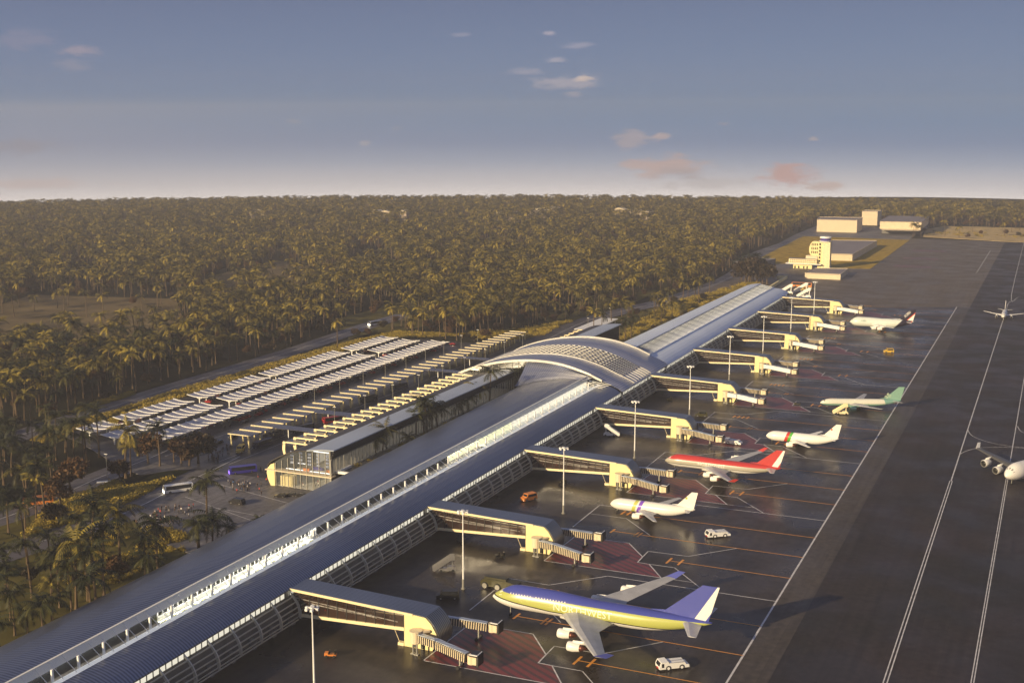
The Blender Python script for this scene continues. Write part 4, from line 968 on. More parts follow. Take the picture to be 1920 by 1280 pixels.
box_vehicle('truck', 'yellow truck at the near end of the bus canopy', 'truck', 7, 2.6, 3, M['yellowp'], at(447, 850), R_(110), hood=1.5, wh=.5)
bus('dark bus standing under the near end of the bus canopy', 477, 842, R_(85), M['carblue'])
bus('dark navy bus, second under the bus canopy', 497, 828, R_(85), M['carblue'])
bus('dark red bus in the lane between the canopies', 606, 795, R_(60), M['carred'])
bus('black bus behind the first glass link canopy', 550, 812, R_(70), M['carblack'])
bus('dark bus further up the lane between the canopies', 676, 757, R_(75), M['carblack'])
bus('dark blue bus far up the lane between the canopies', 735, 733, R_(75), M['carblue'])
for lb, px, py, p in (('black car on the lane left of the bus canopy', 430, 822, M['carblack']), ('black car with a bright lamp on the access road', 403, 833, M['carblack']), ('red car driving beside the car park', 478, 780, M['carred']), ('black car driving beside the car park', 452, 794, M['carblack'])):
    box_vehicle('moving_car', lb, 'car', 4.8, 1.9, 1.5, p, at(px, py), R_(80), hood=1.2, wh=.34)

# ------------------------------------------------------------------ car park shelters, cars, canopies
def make_frame(t):
    mb = MB()
    for (xa, za), (xb, zb) in (((-7.4, 4.2), (-3, 3.5)), ((-3, 3.5), (0, 3.3)), ((0, 3.3), (3, 3.45)), ((3, 3.45), (6.9, 3.9))): mb.bar((xa, 0, za), (xb, 0, zb), .8, .34)
    mb.bar((1, 0, 0), (1, 0, 3.3), .55, .6, up=(0, 1, 0)); mb.bar((-1.2, 0, 3.3), (1, 0, 2.4), .3); mb.bar((3, 0, 3.4), (1, 0, 2.4), .3)
    return mb.mesh('shelter_frame', M['whitemetal'])
fm = make_frame(None)
def shelter(x, ya, yb, lb):
    t = thing('car_park_shelter', lb, 'car park shelter', (x, ya, 0), 0, 'white ribbed shelters in the car park')
    n = int((yb-ya)/5.9)
    for k in range(n+1):
        o = put('frame', fm, t); o.location = (0, k*5.9, 0)
    mb = MB(); pr = [(-7.1, 4.1), (-3, 3.46), (0, 3.28), (3, 3.4), (6.6, 3.83)]
    mb.strip(pr, 0, n*5.9, .08); mb.obj('roof_sheet', M['shelter'], t)
    return t
SH = [(-429, 452, 470, 'front left shelter, half hidden behind the palms'), (-429, 478, 527, 'outer row shelter, first clear one from the near end'), (-429, 537, 598, 'outer row shelter behind the first gap'), (-429, 604, 688, 'long outer row shelter, third clear one from the near end'), (-429, 698, 753, 'farthest outer row shelter beside the meadow'),
      (-409, 447, 527, 'middle row shelter at the near end with glossy sheets'), (-409, 537, 690, 'longest middle row shelter above the red cars'), (-409, 699, 752, 'farthest middle row shelter'),
      (-388, 449, 752, 'very long unbroken inner row shelter along the dark lane')]
for x, a, b, l in SH: shelter(x, a, b, 'white ribbed car park shelter, '+l)
def make_car(m):
    t = thing('parked_car', '', 'car', (0, 0, 0), 0, 'cars under the shelters')
    mb = MB(); mb.prism([(0, .3), (-.02, .7), (1.2, .9), (1.9, 1.4), (3.6, 1.42), (4.4, .95), (4.6, .9), (4.6, .3)], -.88, .88); mb.obj('body', m, t)
    mb = MB(); mb.box(1.7, 3.9, -.9, .9, .92, 1.25); mb.obj('windows', M['glassd'], t)
    for x in (.85, 3.7):
        for s in (-1, 1): mb = MB(); mb.wheel(x, s*.8, .32, .32, .22, 8); mb.obj('wheel', M['rubber'], t)
    return t
cars = {c: None for c in ('carred', 'carblack', 'carsil', 'carblue')}
cn = {'carred': 'red car parked under the white shelters', 'carblack': 'black car parked under the white shelters', 'carsil': 'silver car parked under the white shelters', 'carblue': 'dark blue car parked under the white shelters'}
rnd = random.Random(5)
for rx in (-429, -409, -388):
    y = 452
    while y < 750:
        y += rnd.choice((2.9, 2.9, 5.9, 8.8, 11.8))
        for sx in (-6.2, 1.9):
            if rnd.random() < .42: continue
            c = rnd.choice(('carred', 'carblack', 'carblack', 'carsil', 'carblue', 'carblack') if sx < 0 else ('carred', 'carred', 'carblack', 'carblue', 'carblack'))
            loc = (rx+sx, y, 0)
            if cars[c] is None: cars[c] = make_car(M[c]); cars[c].location = loc; cars[c]['label'] = cn[c]; cars[c]['group'] = c.replace('car', '')+' cars under the shelters'
            else: dup(cars[c], loc)
t = thing('bus_canopy', 'long flat bus stop canopy of glass sheets with cream cross beams and paired posts', 'canopy', (-351, 0, 0))
mb = MB(); mb.box(-6.3, 6.3, 468, 800, 5.4, 5.5); mb.obj('glass_sheet', M['canglass'], t)
y = 468.6; fr = None
while y < 802:
    if fr is None:
        mb = MB(); mb.box(-6.5, 6.4, -.35, .35, 5.5, 5.85); bm_ = mb.mesh('beam', M['creamtrim'])
        mb = MB(); mb.tube([(5.6, 0, 0), (5.2, 0, 5.5)], [.45, .55], 8); mb.tube([(-4.6, 0, 0), (-4.9, 0, 5.5)], .4, 8); pm = mb.mesh('post', M['cream']); fr = 1
    o = put('beam', bm_, t); o.location = (0, y, 0); o = put('post', pm, t); o.location = (0, y, 0); y += 9.2
for k, (ya_) in enumerate((487, 523, 646, 690)):
    mb = MB(); mb.box(-344.5, -303, ya_, ya_+7, 5.5, 5.65)
    t = thing('link_canopy', '%s glass link canopy joining the bus canopy to the check-in building, from the near end' % ORD[k], 'canopy', (0, 0, 0), 0, 'link canopies')
    mb.obj('glass_sheet', M['canglass'], t); mb = MB()
    for x in (-338, -326, -314): mb.box(x-.2, x+.2, ya_+3.3, ya_+3.7, 0, 5.5)
    mb.obj('post', M['whitemetal'], t)
mb = MB(); mb.box(0, 14, 0, 60, 4, 4.4)
t = thing('kerb_pavilion', 'flat white sunlit pavilion roof beside the road beyond the hall', 'pavilion', (-321, 834, 0)); mb.obj('roof', M['whitemetal'], t)
mb = MB(); 
for y in (4, 30, 56): mb.box(2, 2.6, y, y+.6, 0, 4); mb.box(12, 12.6, y, y+.6, 0, 4)
mb.obj('post', M['whitemetal'], t)
def lampm():
    t = thing('street_lamp', '', 'street lamp', group='thin street lamps between the canopies')
    mb = MB(); mb.tube([(0, 0, 0), (0, 0, 10.5)], [.16, .09], 6); mb.obj('pole', M['steel'], t)
    mb = MB(); mb.box(-.9, .9, -.15, .15, 10.4, 10.6); mb.obj('lamp_head', M['whitemetal'], t); return t
lp = lampm()
lps = [(-368, 560+26*k) for k in range(9)]+[(-330, 520+30*k) for k in range(9)]+[(-316, 850), (-318, 905), (-309, 1000)]
for k, (x, y) in enumerate(lps):
    l = 'thin grey street lamp standing among the landside canopies and lanes'
    if k == 0: lp.location = (x, y, 0); lp['label'] = l
    else: dup(lp, (x, y, 0), 0, l)
l2 = dup(lp, (*G(201, 895), 0), 0, 'grey street lamp on a small island of the left road', group=''); 
del l2['group']
mb = MB(); mb.box(-3, 3, -1, 1, 0, .25); o = mb.obj('traffic_island', M['whitemetal']); o.location = (*G(195, 903), 0); o.rotation_euler.z = R_(40); tag(o, 'pale kerbed traffic island at the foot of the road lamp', 'traffic island')

# ------------------------------------------------------------------ people
def person_mesh(pose):
    bm = bpy.data.meshes.new('p')
    V = [(0, 0, .95), (0, 0, 1.2), (0, 0, 1.42), (0, 0, 1.55), (0, 0, 1.66), (0, 0, 1.78)]
    rad_ = [.15, .15, .17, .065, .10, .07]; E = [(0, 1), (1, 2), (2, 3), (3, 4), (4, 5)]
    st = {0: (0, 0), 1: (.24, -.22), 2: (.12, -.1)}[pose]; ar = {0: (.02, .04), 1: (-.2, .22), 2: (.25, .02)}[pose]
    for s, dx, da in ((-1, st[0], ar[0]), (1, st[1], ar[1])):
        i = len(V); V += [(0, s*.10, .9), (dx*.55, s*.10, .5), (dx, s*.10, .09), (dx+.14, s*.10, .05)]; rad_ += [.10, .075, .05, .045]; E += [(0, i), (i, i+1), (i+1, i+2), (i+2, i+3)]
        i = len(V); V += [(0, s*.22, 1.38), (da*.4, s*.27, 1.1), (da, s*.27, .85), (da+.02, s*.27, .76)]; rad_ += [.065, .05, .038, .04]; E += [(2, i), (i, i+1), (i+1, i+2), (i+2, i+3)]
    bm.from_pydata(V, E, []); o = bpy.data.objects.new('p', bm); COL.objects.link(o)
    md = o.modifiers.new('s', 'SKIN'); 
    for k, r in enumerate(rad_): bm.skin_vertices[0].data[k].radius = (r, r)
    bm.skin_vertices[0].data[0].use_root = True
    bpy.context.view_layer.update()
    me = bpy.data.meshes.new_from_object(o.evaluated_get(bpy.context.evaluated_depsgraph_get())); bpy.data.objects.remove(o)
    for p in me.polygons:
        z = p.center.z; y = abs(p.center.y)
        p.material_index = 0 if (z > 1.5 or (y > .2 and z < 1.08)) else (1 if z > .93 else 2)
        if z > 1.72: p.material_index = 3
    return me
base = [person_mesh(k) for k in range(3)]
clothes = {'white top': (.7, .68, .64), 'red top': (.5, .06, .05), 'dark clothes': (.03, .03, .035), 'blue top': (.06, .16, .35), 'brown jacket': (.14, .09, .06), 'grey top': (.2, .2, .2)}
trous = mat('dark_trousers', (.03, .03, .035), .8); hair = mat('dark_hair', (.02, .015, .01), .7)
pm_ = {}
for c, col in clothes.items():
    cm = mat(c.replace(' ', '_'), col, .8)
    for k in range(3):
        me = base[k].copy(); idx_ = [p.material_index for p in base[k].polygons]; me.materials.clear()
        for m_ in (M['skin'], cm, trous, hair): me.materials.append(m_)
        me.polygons.foreach_set('material_index', idx_)
        pm_[c, k] = me
rp = random.Random(8)
def crowd(poly_px, n, where, grp, weights):
    xs = [G(*p) for p in poly_px]
    x0, x1, y0, y1 = min(p[0] for p in xs), max(p[0] for p in xs), min(p[1] for p in xs), max(p[1] for p in xs)
    k = 0
    while k < n:
        x, y = rp.uniform(x0, x1), rp.uniform(y0, y1)
        if not inside((x, y), xs): continue
        c = rp.choice(weights); o = put('person', pm_[c, rp.randrange(3)]); o.location = (x, y, 0); o.rotation_euler.z = rp.uniform(0, 6.28); o.scale = (1.06,)*3
        tag(o, 'person in %s %s' % (c, where), 'person', grp+', '+c); k += 1
def inside(p, poly):
    x, y = p; c = False; j = len(poly)-1
    for i in range(len(poly)):
        xi, yi = poly[i]; xj, yj = poly[j]
        if (yi > y) != (yj > y) and x < (xj-xi)*(y-yi)/(yj-yi)+xi: c = not c
        j = i
    return c
W = ['dark clothes']*5+['white top', 'red top', 'brown jacket', 'grey top']
crowd([(252, 978), (300, 955), (366, 948), (372, 975), (330, 985), (260, 992)], 68, 'in the crowd on the near plaza', 'near plaza crowd', W+['white top', 'dark clothes'])
crowd([(415, 918), (425, 905), (470, 905), (468, 925), (430, 928)], 34, 'in the group on the plaza right of the palm', 'middle plaza group', W+['blue top', 'white top'])
crowd([(388, 860), (430, 835), (440, 845), (410, 868), (390, 868)], 34, 'in the dark group by the bus canopy', 'bus canopy group', ['dark clothes']*6+['grey top'])
crowd([(478, 930), (484, 882), (502, 880), (503, 915), (492, 935)], 11, 'in front of the check-in building fin', 'entrance group', W+['red top'])
crowd([(545, 913), (600, 918), (600, 905), (560, 902)], 9, 'inside the glazed entrance hall', 'entrance hall group', ['dark clothes', 'dark clothes', 'red top', 'white top'])
crowd([(418, 800), (440, 795), (442, 802), (420, 806)], 3, 'on the pavement left of the bus canopy', 'pavement trio', ['dark clothes'])
for q, (x, z) in enumerate(((-202, 3.98), (-196, 4.27), (-189, 4.6), (-180.5, 5.0), (-174, 5.3))):
    for gk in (0, 1, 2):
        c = ('white top', 'red top', 'brown jacket', 'white top', 'grey top')[q]
        o = put('person', pm_[c, 1]); o.location = (x+gk*1.7, 298.7+90*gk+1.6+q*.5, z+.12+gk*.07); tag(o, 'person in %s walking inside the %s gate bridge' % (c, ORD[gk]), 'person', 'walkers in the %s gate bridge, %s' % (ORD[gk], c))

# ------------------------------------------------------------------ tower, hangars, far buildings
t = thing('control_tower', 'cream control tower with dark blue cab beside the far lawn', 'control tower', (-228, 1342, 0))
mb = MB(); mb.box(-3, 5, 0, 9, 0, 29); mb.obj('shaft', M['creamtrim'], t)
mb = MB(); mb.box(-8, -3.02, .6, 9, 0, 29); mb.obj('stair_bay', M['cream'], t)
for k in range(7):
    mb = MB(); mb.box(-6.6, -5, .5, .65, 4+k*3.6, 6.2+k*3.6); mb.obj('window', M['glassd'], t)
mb = MB()
for k in range(9): mb.box(-1.6, -1.2, -.08, .02, 2+k*3, 2.6+k*3); mb.box(2.4, 2.9, -.08, .02, 3+k*3, 3.5+k*3)
mb.obj('shaft_windows', M['brown'], t)
mb = MB(); mb.prism(fine([(-8, 14), (-14.5, 14), (-17, 17), (-17.6, 21), (-16.6, 26), (-14, 29.4)], 3)+[(-8, 29.4)], 1.5, 9); mb.obj('rounded_wing', M['cream'], t)
for k in range(3):
    for q in range(4): mb = MB(); mb.box(-15+q*1.9, -14.1+q*1.9, 1.4, 1.52, 16.5+k*4.2, 19+k*4.2); mb.obj('window', M['glassd'], t)
mb = MB(); mb.box(-20.5, -8, -.2, 8, 8.5, 14); mb.obj('podium', M['tan'], t)
mb = MB(); mb.tube([(-1, 4.5, 29.2), (-1, 4.5, 30.4)], [6.2, 6.8], 16); mb.obj('balcony', M['whitemetal'], t)
mb = MB(); mb.tube([(-1, 4.5, 30.4), (-1, 4.5, 33.2)], [5.0, 5.8], 12); mb.obj('cab_glass', M['purple'], t)
mb = MB(); mb.tube([(-1, 4.5, 33.2), (-1, 4.5, 34.9)], [6.3, 6.0], 16); mb.obj('cab_roof', M['whitemetal'], t)
mb = MB(); mb.box(-38, -8.1, -4, 5, 5.6, 10.3); mb.obj('long_wing', M['creamtrim'], t)
mb = MB(); mb.box(-41, -3.2, -6, 5.5, 4.9, 5.6); mb.obj('long_wing_slab', M['whitemetal'], t)
mb = MB(); mb.box(-38.4, -8.2, -4.2, 5.2, 10.3, 10.7); mb.obj('long_wing_roof', M['hroof'], t)
for r in range(2):
    for q in range(14): mb = MB(); mb.box(-36.5+q*2, -35.4+q*2, -4.1, -3.98, 6.3+r*2.1, 7.4+r*2.1); mb.obj('window', M['brown'], t)
mb = MB(); mb.box(-33, -13, -3.5, 4, 0, 4.9); mb.obj('ground_block', M['cream'], t)
for x in (-31, -27, -21.5, -18): mb = MB(); mb.tube([(x, -3.4, 2.2), (x, -3.62, 2.2)], .75, 12); mb.box(x-.75, x+.75, -3.6, -3.42, .1, 2.2); mb.obj('arched_door', M['glassd'], t)
def bldg(name, label, poly, h, wm, rm_, loc=None, extra=None, cat='building'):
    cx = sum(p[0] for p in poly)/len(poly); cy = sum(p[1] for p in poly)/len(poly)
    t = thing(name, label, cat, (cx, cy, zt(cx, cy)))
    mb = MB(); n = len(poly); P = [(x-cx, y-cy) for x, y in poly]
    for i in range(n): a, b = P[i], P[(i+1) % n]; mb.quad((*a, -2), (*b, -2), (*b, h), (*a, h))
    mb.obj('wall', wm, t); mb = MB(); mb.slab([(x*1.004, y*1.004) for x, y in P], h+.25, .35); mb.obj('roof', rm_, t)
    mb = MB()
    for i in range(n):
        a, b = P[i], P[(i+1) % n]; mb.bar((*a, h+.5), (*b, h+.5), .4, .5)
    mb.obj('parapet', wm, t)
    return t
t = bldg('low_building', 'long low dark roofed building on the lawn right of the tower', [(-238, 1434), (-213.5, 1437), (-212, 1628), (-266, 1612)], 7.4, M['tan'], M['hroof'])
t = bldg('low_building', 'low flat building in front of the control tower', [(-232, 1252), (-196.8, 1252.5), (-198.5, 1310), (-231, 1300)], 5, M['tan'], M['hroof'])
t = bldg('low_building', 'grey low building half hidden behind trees left of the tower', [(-325, 1330), (-300, 1318), (-288, 1375), (-325, 1390)], 5, M['grey'], M['hroof'])
t = bldg('hangar', 'plain cream hangar block, left one of the three far blocks', [(-324.9, 1831), (-268.5, 1837), (-270, 1900), (-331, 1885)], 17.4, M['hangar'], M['hroof'], cat='hangar')
t = bldg('hangar', 'narrow tall cream block between the two wide hangars', [(-284, 1990), (-260.7, 1992), (-258, 2020), (-285, 2020)], 21, M['hangar'], M['hroof'], cat='hangar')
t = thing('hangar', 'wide cream hangar with an open shaded front under its sunlit upper wall', 'hangar', (0, 0, 0))
mb = MB(); mb.slab([(-235.5, 1830), (-179.5, 1838), (-180.4, 1950), (-236.8, 1946)], 18, 10.5); mb.obj('upper_wall', M['hangar'], t)
mb = MB(); mb.slab([(-234, 1842), (-181, 1849), (-181, 1948), (-236, 1944)], 7.4, 8); mb.obj('lower_wall', M['grey'], t)
mb = MB(); mb.slab([(-236.5, 1829), (-178.5, 1837), (-179.4, 1951), (-237.8, 1947)], 18.5, .5); mb.obj('roof', M['hroof'], t)
mb = MB(); mb.quad((-235.5, 1829.8, 7.5), (-179.5, 1837.8, 7.5), (-180, 1820, 6.6), (-229, 1815, 6.6)); mb.obj('awning', M['tan'], t)
t = thing('boundary_wall', 'cream L shaped low wall behind the end of the pier roof', 'wall', (0, 0, 0))
a, b, c = G(1440, 545), G(1475, 522), G(1457, 523)
mb = MB(); mb.bar((*a, 1.6), (*b, 1.6), 1.6, 3.2); mb.bar((*b, 1.6), (*c, 1.6), 1.6, 3.2); mb.obj('wall', M['cream'], t)
rb = random.Random(3)
for k, (px, py, w, h) in enumerate(((1003, 404, 60, 9), (1030, 402, 42, 12), (1012, 408, 30, 8), (1086, 399, 14, 10), (1160, 403, 34, 9), (1190, 404, 50, 7), (1208, 407, 26, 7), (945, 410, 40, 8), (960, 411, 30, 8), (702, 407, 26, 8), (722, 408, 26, 8), (755, 407, 20, 8), (483, 406, 40, 8))):
    d = 150/(((py-YH)/math.hypot(F, 640-YH))) ; 
    x, y = G(px, py); 
    if math.hypot(x, y) > 2000:      # the land falls away: find where the sight line meets it
        for it in range(30): x, y = G(px, py, zt(x, y)+6)
    t = thing('distant_house', 'pale far off house, number %d of the light specks below the skyline counted from the largest' % (k+1) if False else 'pale house far out in the forest below the skyline', 'house', (x, y, zt(x, y)), rb.uniform(-.3, .3), 'pale houses far out in the forest')
    mb = MB(); w *= .7; mb.box(-w/2, w/2, 0, 16, 0, h*.35+12); mb.obj('wall', M['farwall'], t)
    mb = MB(); mb.prism([(-w/2-1, h*.35+12), (0, h*.35+15), (w/2+1, h*.35+12)], -1, 17); mb.obj('roof', M['tan'], t)

# ------------------------------------------------------------------ trees
def palm_trunk(h, lean, rnd):
    mb = MB(); n = 8; pts = []
    for k in range(n+1):
        u = k/n; pts.append((lean*u*u*h, lean*.4*u*h*(1-u), h*u))
    mb.tube(pts, [.34-.18*(k/n)+(.14 if k == 0 else 0) for k in range(n+1)], 6); return mb, Vector(pts[-1])
def palm_crown(top, R, nf, nl, rnd):
    mb = MB()
    for f in range(nf):
        mb.m = rnd.choice((0, 0, 1, 1, 2))
        az = f*2.399+rnd.uniform(-.2, .2); el = rnd.uniform(-.25, 1.0) if f > 3 else rnd.uniform(.9, 1.35); L = R*rnd.uniform(.8, 1.1); drop = rnd.uniform(.6, 1.15)
        cx, sx = math.cos(az), math.sin(az); pts = []; p = Vector(top); a = el; st = L/7
        for k in range(8):
            pts.append(p.copy()); p = p+Vector((cx*math.cos(a), sx*math.cos(a), math.sin(a)))*st; a -= drop*.30
        side = Vector((-sx, cx, 0))
        for k in range(7):
            mb.quad(tuple(pts[k]-side*.06), tuple(pts[k]+side*.06), tuple(pts[k+1]+side*.05), tuple(pts[k+1]-side*.05))
        for j in range(nl):
            u = (j+.6)/nl; k = min(6, int(u*7)); q = u*7-k; b = pts[k].lerp(pts[k+1], q); fw = (pts[k+1]-pts[k]).normalized()
            w = R*.20*math.sin(math.pi*min(1, u*.9+.12))**.7+.15
            for s in (-1, 1):
                tip = b+side*s*w*.86+fw*w*.45-Vector((0, 0, w*rnd.uniform(.3, .75))); hw = L/nl*.42
                i = len(mb.v); mb.v += [tuple(b-fw*hw), tuple(b+fw*hw), tuple(tip)]; mb.f.append((i, i+1, i+2)); mb.mi.append(mb.m)
    return mb
rt = random.Random(21); PALMS = []
HID = bpy.data.collections.new('tree_sources')
for k in range(5):
    h = (11.5, 14, 16, 12.5, 15)[k]; tr, top = palm_trunk(h, (.02, .10, -.08, .05, -.04)[k], rt)
    cr = palm_crown(top, (6.6, 7.0, 6.4, 7.2, 6.6)[k], (17, 16, 15, 18, 16)[k], 13, rt)
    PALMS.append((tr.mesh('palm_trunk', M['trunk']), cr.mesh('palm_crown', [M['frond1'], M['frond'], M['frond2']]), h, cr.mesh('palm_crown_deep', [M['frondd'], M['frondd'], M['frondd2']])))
    # joined copy for the far forest
    n = len(tr.v); tr.v += cr.v; tr.f += [tuple(i+n for i in f) for f in cr.f]; tr.mi += [1+q for q in cr.mi]
    o = bpy.data.objects.new('palm_source', tr.mesh('palm_both', [M['trunk'], M['frond1'], M['frond'], M['frond2']])); HID.objects.link(o)
def broad(h, R, n, rnd, m):
    mb = MB(); mb.tube([(0, 0, 0), (.2, .1, h*.3), (.1, -.1, h*.6)], [.35, .26, .14], 7)
    for a in range(5):
        c, s = math.cos(a*1.26), math.sin(a*1.26); mb.tube([(.1, 0, h*.35), (c*R*.5, s*R*.5, h*.62)], [.16, .06], 5)
    mt = mb.mesh('tree_trunk', M['trunkd']); mb = MB(); lobes = [(rnd.uniform(-.5, .5)*R, rnd.uniform(-.5, .5)*R, h*rnd.uniform(.5, .8), R*rnd.uniform(.4, .62)) for _ in range(9)]
    for _ in range(n):
        cx, cy, cz, r = rnd.choice(lobes); v = Vector((rnd.gauss(0, 1), rnd.gauss(0, 1), rnd.gauss(0, 1))).normalized()*r*rnd.uniform(.55, 1.05)
        p = Vector((cx, cy, cz))+v*1.; p.z = cz+v.z*.75; s = rnd.uniform(.28, .6)
        nrm = Vector((rnd.gauss(0, 1), rnd.gauss(0, 1), rnd.gauss(0, 1)+.6)).normalized(); t1 = nrm.orthogonal().normalized()*s; t2 = nrm.cross(t1.normalized())*s*.7
        mb.quad(tuple(p-t1), tuple(p-t2), tuple(p+t1), tuple(p+t2))
    return mt, mb.mesh('tree_crown', m), mb
BRO = []
for k in range(4):
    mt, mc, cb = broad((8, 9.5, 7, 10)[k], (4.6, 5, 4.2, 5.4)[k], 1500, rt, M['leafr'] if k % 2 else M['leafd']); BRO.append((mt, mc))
    o = bpy.data.objects.new('broad_source', mc.copy()); HID.objects.link(o)
mb = MB()
for _ in range(150):
    p = Vector((rt.gauss(0, .7), rt.gauss(0, .7), abs(rt.gauss(.5, .35)))); s = rt.uniform(.12, .3); nrm = Vector((rt.gauss(0, 1), rt.gauss(0, 1), rt.gauss(0, 1)+.5)).normalized(); t1 = nrm.orthogonal().normalized()*s; t2 = nrm.cross(t1.normalized())*s*.7
    mb.quad(tuple(p-t1), tuple(p-t2), tuple(p+t1), tuple(p+t2))
SHR = bpy.data.collections.new('shrub_sources'); SHR.objects.link(bpy.data.objects.new('shrub_source', mb.mesh('shrub', M['hedge'])))

HARD = [[(-252, 90), (400, 90), (400, 1800), (-186, 1790), (-186, 2010), (-345, 2010), (-350, 1790), (-345, 1440), (-330, 1335), (-300, 1330), (-298, 1100), (-252, 1050), (-262, 850), (-300, 800), (-300, 345), (-252, 330)],
        [(-452, 452), (-396, 430), (-341, 420), (-300, 428), (-298, 800), (-322, 905), (-352, 900), (-376, 776), (-450, 776)], [(-248, 325), (-300, 340), (-340, 366), (-350, 430), (-240, 430)],
        [G(222, 872), G(262, 890), G(330, 880), (-341.2, 427.9), (-396, 431.9), (-420, 440)],
        [G(1424, 484), G(1506, 443), G(1706, 450), G(1632, 504), G(1440, 500)]]
MEAD = [[G(120, 1000), G(180, 940), G(330, 868), G(398, 876), G(340, 905), G(240, 955)], [G(180, 780), G(420, 705), G(700, 622), G(890, 628), G(750, 628), G(220, 790), G(140, 825), G(60, 850)],
        [G(620, 600), G(780, 560), G(800, 575), G(660, 625)], [G(1050, 612), G(1180, 570), G(1260, 535), G(1200, 590), G(1060, 640)],
        [(-250, 690), (-300, 800), (-300, 1060), (-290, 1200), (-300, 1330), (-250, 1330), (-246, 1060)], [G(1731, 444), G(1735, 430), G(1770, 424), G(2020, 430), G(2020, 456), G(1900, 454)]]
CLR = [[G(-40, 590), G(60, 552), G(330, 560), G(345, 600), G(270, 636), G(60, 655), G(-40, 660)], [G(470, 505), G(520, 488), G(590, 500), G(560, 540), G(490, 545)], [G(380, 525), G(430, 508), G(470, 520), G(440, 560), G(370, 565)], [G(90, 505), G(170, 498), G(180, 525), G(100, 530)], [G(640, 480), G(720, 470), G(740, 500), G(650, 510)]]
def near_road(x, y, extra=3.):
    for r, w in ROADS:
        for p in r:
            if abs(p.x-x) < 30 and abs(p.y-y) < 60:
                pass
        for a, b in zip(r[:-1], r[1:]):
            if min(a.y, b.y)-25 > y or max(a.y, b.y)+25 < y or min(a.x, b.x)-25 > x or max(a.x, b.x)+25 < x: continue
            d = b-a; L2 = d.length_squared
            if L2 < 1e-6: continue
            u = max(0, min(1, ((x-a.x)*d.x+(y-a.y)*d.y)/L2))
            if math.hypot(a.x+d.x*u-x, a.y+d.y*u-y) < w+extra: return True
    return False
def blocked(x, y):
    for P in HARD:
        if inside((x, y), P): return True
    return near_road(x, y)
cell = {}
def ok_sp(x, y, s):
    c = (int(x//8), int(y//8))
    for i in (-1, 0, 1):
        for j in (-1, 0, 1):
            for q in cell.get((c[0]+i, c[1]+j), ()):
                if math.hypot(q[0]-x, q[1]-y) < s: return False
    cell.setdefault(c, []).append((x, y)); return True
rf = random.Random(77); near = []; forest = []; brs = []
def place(x, y, kind, s=None): near.append((x, y, kind, s or rf.uniform(.85, 1.15)))
# hand placed trees: pixel of the foot, kind, pixel height of the top
SPECIAL = []
def special(px, py, ptop, kind, label, var, deep=False, z=0.):
    x, y = G(px, py, z); lo, hi = 1., 60.
    for _ in range(40):
        m_ = (lo+hi)/2
        if PX(x, y, z+m_)[1] > ptop: lo = m_
        else: hi = m_
    if z > 1: lo += z; z = 0.
    SPECIAL.append((x, y, lo, kind, label, var, deep, z)); ok_sp(x, y, .1)
special(388, 995, 878, 'p', 'tall dark coconut palm standing in the near plaza', 1, True)
special(400, 1062, 952, 'p', 'big bushy palm between the plaza and the pier roof', 3, True)
special(372, 1050, 965, 'p', 'bushy palm left of the big one at the plaza edge', 0, True)
special(430, 1040, 975, 'p', 'low palm peeping over the pier roof right of the plaza palms', 0, True)
special(485, 1010, 962, 'p', 'palm crown just showing over the pier roof beside the plaza', 0, True)
special(53, 965, 862, 'p', 'left one of two slim palms in front of the red lit bus', 1)
special(68, 975, 880, 'p', 'right one of two slim palms in front of the red lit bus', 2)
special(226, 1060, 938, 'p', 'palm arching in front of the near plaza crowd', 3)
special(143, 1140, 985, 'p', 'leaning yellow trunked palm below the left road', 1)
special(165, 1125, 980, 'p', 'straight palm beside the leaning one above the pier roof', 2, True)
special(195, 1118, 965, 'p', 'tall palm with a sunlit trunk just above the pier roof', 4, True)
special(98, 1160, 1075, 'p', 'short palm at the lower left above the pier roof', 0)
special(28, 1190, 1090, 'p', 'palm at the far lower left corner', 3, True)
special(60, 1120, 1000, 'p', 'dark palm above the lower left corner', 1, True)
special(300, 873, 783, 'p', 'dark palm in front of the glossy car park shelters', 4, True)
special(236, 895, 790, 'p', 'forked looking slim palm left of the rusty round tree', 1)
special(246, 892, 818, 'p', 'small palm just left of the rusty round tree', 0)
special(326, 865, 815, 'p', 'small palm right of the dark car park palm', 0, True)
special(795, 812, 735, 'p', 'tall slender palm leading the courtyard palm cluster', 2, True, 7.9)
special(803, 812, 745, 'p', 'courtyard cluster palm just right of the slender one', 1, True, 7.9)
special(810, 804, 748, 'p', 'middle courtyard cluster palm', 4, True, 7.9)
special(821, 802, 750, 'p', 'rightmost palm of the courtyard cluster', 3, True, 7.9)
special(780, 815, 762, 'p', 'leftmost palm of the courtyard cluster', 0, True, 7.9)
special(704, 850, 808, 'p', 'left one of the two small palms in the near courtyard', 0, False, 7.9)
special(716, 846, 790, 'p', 'right one of the two small palms in the near courtyard', 1, False, 7.9)
special(765, 836, 806, 'p', 'low young palm at the courtyard edge', 0, False, 7.9)
special(860, 778, 745, 'p', 'low palm in the middle of the courtyard', 0, True, 7.9)
special(893, 757, 715, 'p', 'spreading courtyard palm before the bright entrance', 3, False, 7.9)
special(917, 752, 680, 'p', 'tall courtyard palm in front of the vault rim', 2, True, 7.9)
special(961, 732, 686, 'p', 'courtyard palm under the curved vault rim', 4, True, 7.9)
special(878, 770, 735, 'p', 'short palm left of the spreading courtyard palm', 0, True, 7.9)
for q, (px, py, pt_) in enumerate(((1120, 652, 622), (1130, 650, 612), (1138, 648, 618), (1150, 646, 606), (1162, 640, 600), (1172, 638, 590), (1183, 634, 585))):
    special(px, py, pt_, 'p', 'palm in the clump beyond the vault, %s from the left' % ORD[q], q % 5, True)
